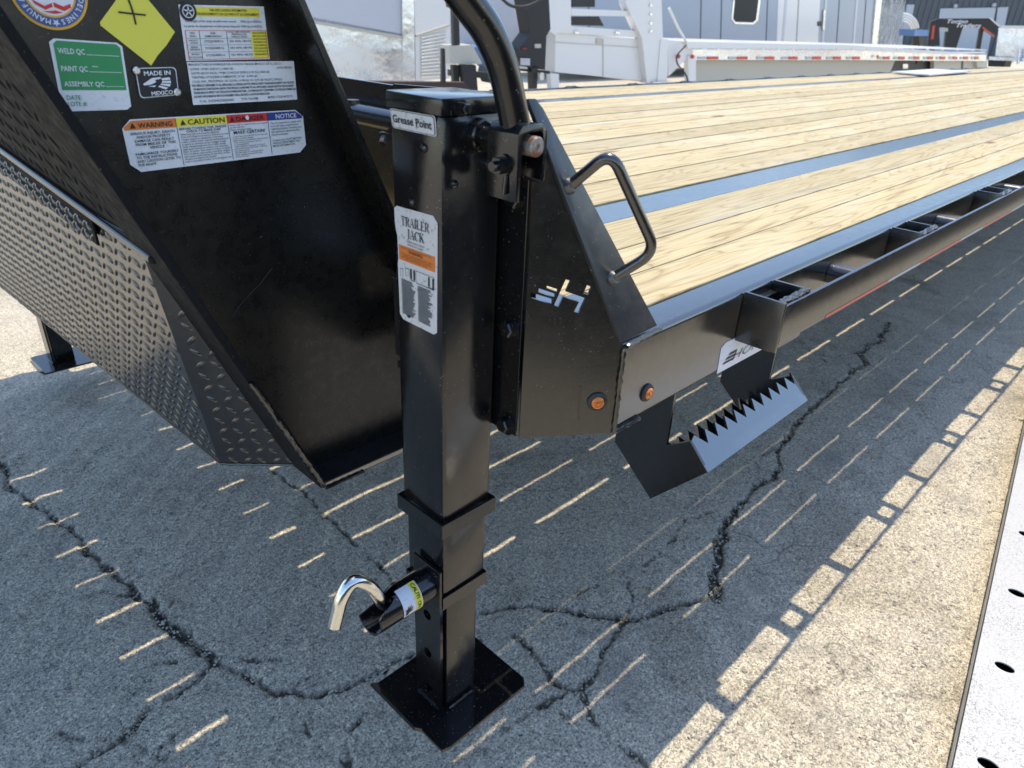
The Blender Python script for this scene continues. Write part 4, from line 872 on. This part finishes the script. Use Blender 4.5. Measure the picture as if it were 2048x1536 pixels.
        bm = bmesh.new(); hp = [(0, 0), (3, 0), (4, 2), (8, 3), (9, 4), (5, 4), (9, 6), (8.6, 7), (4.6, 5.4), (7.6, 8.4), (6.8, 9), (3.6, 6.2), (4.6, 9), (3.8, 9.2), (2.2, 6), (1.2, 7.2), (.5, 6.6), (1, 4)]
        bm.faces.new([bm.verts.new((-.060+x_*.0015, hc.y+math.cos(math.radians(192)-y_*.0013/r_)*(r_+.0012), hc.z+math.sin(math.radians(192)-y_*.0013/r_)*(r_+.0012))) for x_, y_ in hp]); sub('hand_symbol', bm, M['ink'])
        # grease label
        s = Sticker([at((786, 255), 0, 0), at((874, 274), 0, 0), at((871, 232), 0, 0), at((780, 216), 0, 0)], (-1, 0, 0))
        s.shape('grease_label', rnd(.05, .12), M['dirtywhite'], tube_, 0); s.shape('label_border', inset(rnd(.05, .12), .018, .04), M['ink'], tube_, 1); s.shape('label_field', inset(rnd(.05, .12), .030, .07), M['dirtywhite'], tube_, 2)
        s.text('lettering', [('Grease Point', .06, .33, .40, .87)], M['ink'], tube_, 4, .018)
        # long jack label
        s = Sticker([at((799, 634), 0, 0), at((874.5, 672), 0, 0), at((876, 434), 0, 0), at((789, 410), 0, 0)], (-1, 0, 0))
        ch_ = [(.12, 0), (.92, 0), (1, .03), (1, .95), (.90, 1), (.06, 1), (0, .975), (0, .86), (.02, .80), (.05, .74), (.05, .55), (.03, .50), (.03, .04)]
        s.shape('jack_label', ch_, M['dirtywhite'], tube_, 0)
        s.rects('warning_band', [(.08, .955, .548, .678)], M['orange'], tube_, 1)
        bm = bmesh.new()
        for poly in serif('TRAILER', s, .17, .855, .075, .66)+serif('JACK', s, .31, .758, .075, .40): prism(bm, [s.P(a_, c_, 3) for a_, c_ in poly], -s.n*.0001)
        link('lettering', done(bm, 'lettering'), M['ink'], tube_)
        s.text('lettering', [('12000 lbs Support Capacity', .28, .722, .016, .44), ('10000 lbs Lift Capacity', .31, .695, .016, .38), ('WARNING', .33, .628, .026, .34),
            ('Failure to follow these instructions could cause', .15, .658, .009, .72), ('severe injury. Read all safety information', .13, .608, .009, .78), ('before using this jack and never exceed', .2, .594, .009, .64), ('rated capacity. Keep hands and feet clear.', .15, .580, .009, .75), ('Block trailer wheels before jacking.', .26, .566, .009, .52)], M['ink'], tube_, 3, .004)
        rows = []; r3 = random.Random(3)
        for i in range(24):
            y_ = .375-.0135*i; rows += [(.12, .12+.36*r3.uniform(.7, 1), y_, y_+.006), (.54, .54+.36*r3.uniform(.7, 1), y_-.004, y_+.002)]
        rows += [(.11, .17, .47, .474), (.11, .113, .40, .474), (.17, .173, .40, .474), (.24, .245, .42, .49), (.33, .335, .42, .49), (.24, .335, .49, .494), (.36, .39, .41, .50), (.44, .47, .41, .50), (.36, .47, .40, .405), (.50, .94, .395, .399), (.80, .83, .41, .49), (.90, .93, .40, .49), (.80, .93, .40, .404), (.50, .94, .50, .503), (.50, .503, .395, .503), (.94, .943, .395, .503)]
        s.rects('small_print', rows, M['ink'], tube_, 3)
        bm = bmesh.new(); prism(bm, [s.P(.29+.045*math.cos(t*.5), .06+.014*math.sin(t*.5), 4) for t in range(12)], -s.n*.0001); link('oil_spot', done(bm, 'oil_spot'), M['ink'], tube_)
    if mirror:
        tube_.scale = (1, -1, 1); tube_.location = (0, 2.142, 0)
jack(); jack(True)

#==================================================================== PERFORATED RAIL at the right
zr = .06
e0, e1 = at((1905, 1536), 2, zr), at((2048, 868), 2, zr); du = (e1-e0).normalized(); dv_ = Vector((du.y, -du.x, 0)); dv_ = dv_ if dv_.y < 0 else -dv_
org = e0-du*.35
hc_ = [at(p, 2, zr) for p in ((1985, 1536), (2012, 1342), (2031, 1190), (2044, 1068))]
def loc(p): d = p-org; return (d.dot(du), d.dot(dv_))
hl = [loc(p) for p in hc_]; pit = (hl[3][0]-hl[0][0])/3; hy = sum(h[1] for h in hl)/4
R_ = empty('perforated_steel_rail', (0, 0, 0), label='white dusty perforated steel rail along the right edge of the photo', category='steel rail')
holes = []
x = hl[0][0]
while x > .05: x -= pit
while x < 5.8:
    if x > .04: holes.append([(x+.0125*math.cos(k*math.pi/10), hy+.0185*math.sin(k*math.pi/10)) for k in range(20)])
    x += pit
plate2d('rail_top', [(0, 0), (6, 0), (6, .34), (0, .34)], holes, org, du, dv_, .003, M['galv'], R_)
bm = bmesh.new(); a = org+Vector((0, 0, -.0042)); prism(bm, [a, a+du*6, a+du*6+Vector((0, 0, -.045)), a+Vector((0, 0, -.045))], dv_*.003); link('rail_web', done(bm, 'rail_web'), M['galv'], R_)
bm = bmesh.new(); a = org+Vector((0, 0, -.052)); prism(bm, [a, a+du*6, a+du*6+dv_*.34, a+dv_*.34], (0, 0, .003)); a = org+Vector((0, 0, -.0042))+dv_*.337; prism(bm, [a, a+du*6, a+du*6+Vector((0, 0, -.045)), a+Vector((0, 0, -.045))], dv_*.003); link('rail_bottom', done(bm, 'rail_bottom'), M['dark'], R_)
bm = bmesh.new(); tube(bm, [org-dv_*.0012+Vector((0, 0, -.001)), org+du*6-dv_*.0012+Vector((0, 0, -.001))], .0016, 8); link('rail_edge', done(bm, 'rail_edge'), M['chrome'], R_)
for k in (1.2, 3.4, 5.6):
    bm = bmesh.new(); c = org+du*k+dv_*.15; box(bm, c.x-.03, c.x+.03, c.y-.03, c.y+.03, .0, zr-.0525); link('support_post', done(bm, 'support_post'), M['galv'], R_)

#==================================================================== unseen trailer added behind the viewer, darkens reflections in the black paint
nb = empty('unseen_flatbed', (0, -3.0, 0), label='unseen dark flatbed trailer added behind the viewer, inferred from dark reflections in the black neck and jack', category='trailer')
def npart(name, x0, x1, y0, y1, z0, z1, m):
    bm = bmesh.new(); box(bm, x0, x1, y0+3.0, y1+3.0, z0, z1, .004); o = link(name, done(bm, name), m, nb); return o
npart('side_beam', -6, 9, -1.80, -1.72, .70, .90, M['dark']); npart('side_beam', -6, 9, -4.2, -4.12, .70, .90, M['dark'])
for k in range(8): npart('deck_plank', -6, 9, -4.11+k*.29, -4.11+k*.29+.28, .86, .895, M['brown'])
for x in (-5, -3.5, -2, -.5, 1, 2.5, 4, 5.5, 7): npart('crossmember', x-.04, x+.04, -4.11, -1.81, .72, .855, M['dark'])
npart('skirt', -6, 9, -1.79, -1.77, .30, .70, M['dark'])
for x in (2.6, 3.55):
    bm = bmesh.new(); tube(bm, [(x, 1.05, .37), (x, 1.07, .37), (x, 1.27, .37), (x, 1.29, .37)], [.33, .37, .37, .33], 32); link('wheel', done(bm, 'wheel', True), M['rubber'], nb)

#==================================================================== WHITE SHEET on the deck
zs = ZD+.012
bm = bmesh.new(); prism(bm, [at(p, 2, zs) for p in ((1783, 145.5), (1858, 151.8), (1941, 144.5), (1868, 140))], (0, 0, .012)); link('white_board', done(bm, 'white_board'), M['whitepaint'], None, label='white rectangular board lying flat far down the plank deck', category='board')

#==================================================================== BACKGROUND
class VP:
    """upright plane through two picture points taken at height z"""
    def __init__(s, p, q, z, z2=None):
        s.a = at(p, 2, z); b = at(q, 2, z2 or z); s.u = Vector((b.x-s.a.x, b.y-s.a.y, 0)).normalized(); s.n = Vector((-s.u.y, s.u.x, 0)); s.n = s.n if s.n.dot(Vector(_f.tolist())) > 0 else -s.n   # away from viewer
    def __call__(s, px, k=0): return on(px, tuple(s.a+s.n*k), tuple(s.n))
def slab(name, P, pxs, m, parent, k=0.0, th=.05, zmin=None, **props):
    pts = [P(p, k) for p in pxs]
    bm = bmesh.new(); prism(bm, pts, P.n*th); return link(name, done(bm, name), m, parent, **props)

# pale enclosed trailer with polished lower panel (left)
A_ = VP((560, 162), (828, 166), .40)
g = empty('cargo_trailer', tuple(A_((700, 165))), label='pale enclosed cargo trailer with polished aluminium lower panel', category='trailer'); g.location.z = 0
def child(o, g_):
    o.parent = g_; o.matrix_parent_inverse = Matrix.Translation(-g_.location); return o
def bslab(name, P, pxs, m, g_, k=0.0, th=.05): return child(slab(name, P, pxs, m, None, k, th), g_)
bslab('upper_wall', A_, [(540, 28), (808, 76), (812, -160), (520, -160)], M['lilac'], g, .02, 2.2)
bslab('lower_wall', A_, [(540, 164), (826, 166), (814, 70), (540, 18)], M['alu'], g, .02, 2.2)
bslab('trim_strip', A_, [(540, 32), (806, 78), (806, 72), (540, 26)], M['cream'], g, 0, .02)
bslab('corner_post', A_, [(806, 166), (830, 166), (826, -160), (803, -160)], M['alu'], g, -.02, .04)
for k in range(9):
    y0 = 12+k*17; bslab('rivet', A_, [(815, y0), (819, y0), (819, y0+4), (815, y0+4)], M['alu'], g, -.035, .012)
C_ = VP((832, 160), (900, 154), .40)
bslab('nose_wall', C_, [(832, 163), (900, 157), (899, -160), (826, -160)], M['whitepaint'], g, .02, 1.5)
for k in range(13):
    y0 = 74+k*6.6
    bslab('louvre', C_, [(843, y0), (893, y0-10+k*.6), (893, y0-8+k*.6), (843, y0+2.6)], M['alu'], g, 0, .018)
bslab('trim_strip', C_, [(833, 70), (900, 48), (900, 52), (833, 74)], M['cream'], g, -.01, .03)
# brown bed edge and coupler in front of it
D_ = VP((640, 170), (930, 172), .62)
g = empty('low_trailer', tuple(D_((780, 170))), label='rust brown low trailer frame with black tongue jack and grey toolbox', category='trailer'); g.location.z = 0
bslab('frame', D_, [(740, 163), (930, 165), (940, 178), (740, 174)], M['brown'], g, 0, .12)
bslab('tongue_jack', D_, [(884, 97), (890, 97), (892, 165), (884, 165)], M['dark'], g, 0, .05)
bslab('jack_post', D_, [(905, -40), (916, -40), (920, 92), (908, 92)], M['dark'], g, .6, .08)
bslab('jack_head', D_, [(898, -30), (935, -30), (928, 22), (900, 14)], M['dark'], g, .6, .12)
bslab('toolbox', D_, [(900, 92), (945, 90), (965, 128), (900, 128)], M['cream'], g, .55, .35)
bslab('coupler', D_, [(925, 130), (952, 130), (956, 182), (930, 182)], M['dark'], g, .5, .12)
bslab('leg', D_, [(905, 130), (918, 130), (920, 172), (908, 172)], M['dark'], g, .6, .08)
bslab('crossbar', D_, [(900, 140), (992, 146), (990, 158), (900, 152)], M['dark'], g, .7, .08)
# blue-white pickup-like trailer nose seen through the crank
E_ = VP((940, 150), (1060, 150), .5)
g = empty('horse_trailer', tuple(E_((1000, 150))), label='pale lilac slant-nosed trailer seen behind the crank handle', category='trailer'); g.location.z = 0
bslab('body', E_, [(920, 95), (985, 92), (1045, 100), (1066, 62), (1030, -10), (1020, -140), (920, -140)], M['lilac'], g, 1.5, 2.0)
bslab('fender', E_, [(950, 95), (985, 85), (1000, 120), (975, 135)], M['bluebox'], g, 1.0, .3)
bslab('wheel', E_, [(975, 130), (990, 122), (1005, 130), (1010, 150), (998, 166), (980, 166), (970, 150)], M['dark'], g, 1.0, .25)
# black gooseneck
G_ = VP((1040, 165), (1100, 165), .5)
g = empty('black_gooseneck', tuple(G_((1070, 165))), label='black gooseneck coupler with amber lamp beside the white trailer', category='trailer'); g.location.z = 0
bslab('neck', G_, [(1032, -120), (1092, -120), (1101, 58), (1093, 72), (1090, 140), (1044, 132), (1040, 96), (1062, 66)], M['dark'], g, .2, .3)
bslab('leg', G_, [(1064, 132), (1076, 132), (1074, 182), (1065, 182)], M['dark'], g, .2, .12)
bslab('jack_housing', G_, [(1036, 98), (1058, 99), (1058, 114), (1036, 113)], M['dark'], g, .12, .1)
bslab('grease_cap', G_, [(1070, 88), (1082, 88), (1082, 96), (1070, 96)], M['cream'], g, .18, .02)
bslab('hitch_ball', G_, [(1080, 146), (1088, 146), (1088, 160), (1080, 160)], M['alu'], g, .1, .06)
bm = bmesh.new(); tube(bm, fillet([G_(p, -.1) for p in ((1000, -6), (1022, 14), (1055, 14), (1082, 0), (1096, -14))], .3, 5), .018, 8); child(link('cable', done(bm, 'cable', True), M['dark'], None), g)
bslab('clearance_lamp', G_, [(1045, 96), (1053, 96), (1053, 106), (1045, 106)], M['redtape'], g, .17, .02)
bslab('number_plate', G_, [(1042, 116), (1060, 117), (1060, 131), (1042, 130)], M['lilac'], g, .16, .02)
bslab('crossbar', G_, [(1040, 137), (1100, 142), (1100, 148), (1040, 142)], M['dark'], g, .25, .1)

# white flatbed with gooseneck
W1 = VP((1125, 92), (1960, 107), .86)
g = empty('white_flatbed_trailer', tuple(W1((1400, 120))), label='long white flatbed trailer with red and white tape along its side', category='trailer'); g.location.z = 0
bslab('toolbox', W1, [(1111, 66), (1286, 78), (1302, 166), (1290, 162), (1110, 144)], M['whitepaint'], g, .1, 1.2)
bslab('toolbox_lid', W1, [(1115, 62), (1140, 52), (1280, 62), (1288, 76), (1112, 66)], M['whitepaint'], g, .06, .9)
bslab('toolbox_latch', W1, [(1193, 77), (1204, 78), (1204, 88), (1193, 87)], M['cream'], g, .08, .02)
bslab('front_post', W1, [(1096, -140), (1142, -140), (1142, 52), (1110, 70), (1098, 60)], M['whitepaint'], g, 0, .12)
bslab('neck_beam', W1, [(1250, -140), (1318, -140), (1326, 80), (1318, 168), (1294, 166), (1284, 76), (1252, 8)], M['whitepaint'], g, -.02, .16)
bslab('neck_beam', W1, [(1144, 17), (1262, 22), (1268, 33), (1144, 31)], M['whitepaint'], g, .02, .1)
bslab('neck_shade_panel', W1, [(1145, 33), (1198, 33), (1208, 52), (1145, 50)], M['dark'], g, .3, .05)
bslab('hose_bracket', W1, [(1145, -60), (1190, -60), (1190, 14), (1145, 14)], M['dark'], g, .3, .05)
bslab('front_leg', W1, [(1322, 78), (1336, 78), (1334, 168), (1314, 168)], M['whitepaint'], g, -.04, .1)
bslab('front_leg', W1, [(1376, 112), (1392, 112), (1392, 168), (1378, 168)], M['whitepaint'], g, -.04, .1)
bslab('front_leg', W1, [(1101, 146), (1118, 148), (1118, 184), (1103, 184)], M['whitepaint'], g, .1, .1)
bslab('corner_plate', W1, [(1336, 80), (1376, 84), (1380, 112), (1360, 130), (1338, 152)], M['whitepaint'], g, 0, .05)
bslab('deck_edge', W1, [(1372, 83), (1500, 86), (1700, 90), (1905, 104), (1972, 104), (1972, 106), (1905, 109), (1700, 99.5), (1376, 97)], M['whitepaint'], g, -.06, .12)
dk_ = W1
a0, a1 = W1((1374, 84)), W1((1972, 105)); a1.z = a0.z
bm = bmesh.new(); prism(bm, [a0+Vector((0, 0, -.02)), a1+Vector((0, 0, -.02)), a1+W1.n*2.4+Vector((0, 0, -.02)), a0+W1.n*2.4+Vector((0, 0, -.02))], (0, 0, .018)); child(link('deck', done(bm, 'deck'), M['whitepaint'], None), g)
bslab('side_rail', W1, [(1385, 98), (1700, 100), (1972, 110), (1972, 122), (1700, 120), (1385, 120)], M['alu'], g, 0, .1)
bslab('skirt', W1, [(1385, 121), (1700, 121), (1790, 121), (1780, 146), (1385, 166)], M['cream'], g, .15, .1)
bslab('skirt', W1, [(1868, 121), (1958, 122), (1958, 136), (1868, 141)], M['cream'], g, .15, .1)
bslab('end_plate', W1, [(1952, 108), (1974, 108), (1974, 136), (1955, 136)], M['cream'], g, .05, .1)
for x0, x1 in ((1783, 1830), (1836, 1868)):
    bslab('wheel', W1, [(x0, 122), (x1, 122), (x1+2, 130), (x1-4, 146), (x0+6, 148), (x0-8, 136)], M['dark'], g, .3, .25)
tx = [1415, 1475, 1530, 1578, 1626, 1667, 1706, 1767, 1798, 1828, 1856, 1881, 1906, 1928, 1950]
for i, x in enumerate(tx):
    wd = 22-14*(x-1415)/535
    o = bslab('reflective_tape', W1, [(x, 113-.3*(i > 8)), (x+wd, 113), (x+wd, 119), (x, 119)], M['redtape'], g, -.012, .01)
    o = bslab('reflective_tape', W1, [(x-wd*.85, 113.3), (x-2, 113.3), (x-2, 118.6), (x-wd*.85, 118.6)], M['whitetape'], g, -.012, .01)
for px in ((1357, 113), (1385, 113), (1755, 113)):
    q = W1(px, -.06); bm = bmesh.new(); lathe(bm, q, -W1.n, [(.035, -.01), (.035, .015), (.02, .03), (.002, .034)], 14); child(link('marker_light', done(bm, 'marker_light', True), M['amber'] if px[0] > 1700 else M['redtape'], None), g)
bm = bmesh.new(); tube(bm, [W1(p, -.05) for p in ((1338, 16), (1356, 55), (1374, 86))], .022, 10); child(link('brace_pipe', done(bm, 'brace_pipe', True), M['whitepaint'], None), g)
bm = bmesh.new(); tube(bm, fillet([W1(p, -.12) for p in ((1372, 90), (1352, 112), (1354, 128), (1372, 148), (1377, 166))], .15, 5), .014, 8); child(link('brake_hose', done(bm, 'brake_hose', True), M['dark'], None), g)

for k in range(19):
    x = 1404+30*k; yb_ = 96.5+(3 if x > 1700 else 0)*(x-1700)/270
    bslab('rope_hook', W1, [(x, yb_), (x+7-4*k/19, yb_), (x+7-4*k/19, yb_+2.6), (x, yb_+2.6)], M['whitepaint'], g, -.075, .03)
for x in (1150, 1232): bslab('lid_hinge', W1, [(x, 63), (x+8, 63.6), (x+8, 68), (x, 67.4)], M['alu'], g, .03, .02)
bslab('box_seam', W1, [(1112, 84), (1290, 95), (1290, 96.2), (1112, 85.2)], M['cream'], g, .09, .008)
bslab('box_seam', W1, [(1206, 78), (1207.2, 78), (1207.2, 154), (1206, 154)], M['cream'], g, .09, .008)
for y0 in (8, 26, 44, 60): bslab('post_bolt', W1, [(1300, y0), (1305, y0), (1305, y0+5), (1300, y0+5)], M['alu'], g, -.04, .018)
bslab('landing_foot', W1, [(1306, 164), (1342, 164), (1342, 169), (1306, 169)], M['alu'], g, -.08, .16)
bslab('spare_hub', W1, [(1806, 128), (1816, 128), (1816, 137), (1806, 137)], M['alu'], g, .28, .02)
bslab('skirt_seam', W1, [(1925, 122), (1927, 122), (1926, 139), (1924, 139)], M['dark'], g, .13, .02)
# grey-blue enclosed trailer behind
H_ = VP((1340, 86), (1745, 92), .865, .862); H_.a = H_.a+H_.n*1.5
g = empty('grey_enclosed_trailer', tuple(H_((1500, 90))), label='tall grey-blue enclosed trailer with a dark side window and doors', category='trailer'); g.location.z = 0
bslab('body', H_, [(1140, 120), (1744, 132), (1762, -160), (1140, -160)], M['greyblue'], g, 0, 2.3)
for x in (1560, 1640, 1702):
    bslab('door_seam', H_, [(x, 128), (x+4, 128), (x+20, -60), (x+15, -60)], M['lilac'], g, -.015, .02)
bslab('pale_panel', H_, [(1552, 128), (1634, 128), (1648, -160), (1562, -160)], M['whitepaint'], g, -.006, .02)
bslab('window', H_, [(1467, 38), (1472, 44), (1506, 45), (1512, 40), (1517, 2), (1514, -30), (1475, -32), (1471, -2)], M['darkglass'], g, -.02, .03)
bslab('door_latch', H_, [(1636, 43), (1643, 43), (1643, 52), (1636, 52)], M['dark'], g, -.03, .03)
bslab('corner_post', H_, [(1740, 132), (1750, 132), (1770, -60), (1758, -60)], M['alu'], g, -.05, .05)
for x in (1180, 1400, 1440, 1530, 1590, 1670, 1722): bslab('panel_seam', H_, [(x, 128), (x+1.2, 128), (x+1.2+(x-1300)*.035, -60), (x+(x-1300)*.035, -60)], M['slate'], g, -.012, .01)
bslab('window_frame', H_, [(1463, 38), (1471, 48), (1507, 49), (1516, 41), (1521, 2), (1517, -34), (1472, -36), (1467, -2)], M['alu'], g, -.012, .01)
bslab('grab_bar', H_, [(1648, 20), (1651, 20), (1649, 60), (1646, 60)], M['alu'], g, -.05, .03)
K_ = VP((1750, 92), (1812, 92), .862, .835); K_.a = K_.a+K_.n*1.5
bslab('nose_wall', K_, [(1750, 130), (1802, 130), (1822, -160), (1766, -160)], M['alu'], g, 0, 1.0)

# building
Bd = VP((1790, 100), (2048, 112), .5); Bd.a = Bd.a+Bd.n*12
g = empty('metal_building', tuple(Bd((1900, 110))), label='slate blue corrugated metal building with pale roller doors', category='building'); g.location.z = 0
bw = [Bd((1700, 110)), Bd((2400, 150))]; bw[0].z = bw[1].z = 0
bm = bmesh.new(); prism(bm, [bw[0], bw[1], bw[1]+Vector((0, 0, 9)), bw[0]+Vector((0, 0, 9))], Bd.n*10); child(link('wall', done(bm, 'wall'), M['slate'], None), g)
Lw = (bw[1]-bw[0]).length; bm = bmesh.new(); nrib = int(Lw/.42)
for k in range(nrib):
    p = bw[0]+(bw[1]-bw[0]).normalized()*(k+.5)*.42; prism(bm, [p-Bd.u*.07, p+Bd.u*.07, p+Bd.u*.04-Bd.n*.06, p-Bd.u*.04-Bd.n*.06], (0, 0, 8.9))
child(link('wall_ribs', done(bm, 'wall_ribs'), M['slate'], None, kind='stuff'), g)
for q in ([(1814, 9), (1829, 9), (1820, 60), (1806, 60)], [(1881, 17), (1992, 15), (1975, 110), (1868, 110)], [(1996, 15), (2017, 14), (2008, 60), (1990, 60)]):
    bslab('roller_door', Bd, q, M['doorgrey'], g, -.1, .08)
for p in ((1910, 12), (1987, 10)):
    q = Bd(p, -.15); bm = bmesh.new(); lathe(bm, q, -Bd.n, [(.12, 0), (.12, .12), (.04, .2)], 12); child(link('wall_lamp', done(bm, 'wall_lamp'), M['lilac'], None), g)

# black gooseneck trailer with its name
T_ = VP((1855, 93), (1995, 100), .9); 
g = empty('black_gooseneck_trailer', tuple(T_((1920, 96))), label='black gooseneck trailer with white lettering along its neck', category='trailer'); g.location.z = 0
bslab('neck_beam', T_, [(1878, 37), (1978, 36.5), (1999, 51), (1990, 74), (1962, 55), (1878, 55)], M['dark'], g, 0, .25)
bslab('front_post', T_, [(1862, 43), (1878, 37), (1880, 92), (1855, 92)], M['dark'], g, 0, .25)
bslab('neck_leg', T_, [(1893, 55), (1916, 55), (1908, 97), (1889, 96)], M['dark'], g, .05, .2)
bslab('brace', T_, [(1916, 55), (1926, 55), (1912, 98), (1906, 97)], M['dark'], g, .1, .1)
bslab('tail_post', T_, [(1960, 57), (1968, 57), (1960, 103), (1952, 102)], M['dark'], g, .1, .15)
bslab('cap_strip', T_, [(1978, 36), (1982, 36), (2001, 52), (1997, 53)], M['whitepaint'], g, -.02, .03)
bslab('red_strip', T_, [(1865, 52), (1870, 50), (1867, 78), (1862, 79)], M['redtape'], g, -.02, .02)
bslab('red_strip', T_, [(1965, 53), (1989, 70), (1989, 73), (1965, 57)], M['redtape'], g, -.02, .02)
bslab('name_plate', T_, [(1879, 56), (1896, 56), (1896, 63), (1879, 63)], M['whitetape'], g, -.02, .02)
s = Sticker([T_((1895, 55), -.03), T_((1965, 55.5), -.03), T_((1966, 38.5), -.03), T_((1895, 38), -.03)], -T_.n)
for t_ in (s.text('lettering', [('Torino', 0.0, .52, .46, .58), ('Trailers', .26, .04, .46, .70)], M['whitepaint'], None, 1, .02, .4),): child(t_, g)

# aluminium trailer at the right edge
R2 = VP((1985, 112), (2048, 116), .9)
g = empty('aluminium_trailer', tuple(R2((2020, 112))), label='silver stock trailer with white top rail at the right edge', category='trailer'); g.location.z = 0
bslab('side_wall', R2, [(1998, 56), (2300, 62), (2300, 128), (1990, 112)], M['alu'], g, 0, 2.0)
bslab('top_rail', R2, [(2002, 51), (2300, 54), (2300, 60), (2001, 56)], M['whitepaint'], g, -.03, .1)
bslab('floor_rail', R2, [(1978, 113), (2300, 126), (2300, 132), (1978, 120)], M['alu'], g, -.03, .15)
bslab('wheel', R2, [(1976, 120), (2012, 121), (2008, 134), (1976, 133)], M['dark'], g, .1, .3)
bm = bmesh.new(); tube(bm, [R2((2039, 98), -.1), R2((2036, 128), -.1)], .03, 8); tube(bm, [R2((2024, 126), -.12), R2((2030, 114), -.12), R2((2038, 120), -.12)], .02, 8); child(link('jack', done(bm, 'jack'), M['alu'], None), g)
# stack of hoops and a blue tote
Hh = VP((1805, 93), (1860, 94), .9); g = empty('white_hoops', tuple(Hh((1820, 80))), label='white bent pipe hoops standing beside the black gooseneck', category='pipe hoops'); g.location.z = 0
for i in range(4):
    pts = [Hh((1806+(31-4.5*i)*math.sin(t), 60-(33-5*i)*math.cos(t))) for t in [k*.16 for k in range(10)]]
    bm = bmesh.new(); tube(bm, pts, .028, 8); child(link('hoop', done(bm, 'hoop', True), M['whitepaint'], None), g)
bm = bmesh.new(); g2 = Hh((1842, 75)); 
o = slab('blue_tote', Hh, [(1830, 59), (1858, 60), (1856, 72), (1828, 72)], M['bluebox'], None, .1, .5, label='blue plastic tote beside the white hoops', category='tote')
bslab('hoop_stand', Hh, [(1838, 73), (1850, 73), (1846, 98), (1840, 98)], M['dark'], g, .15, .2)
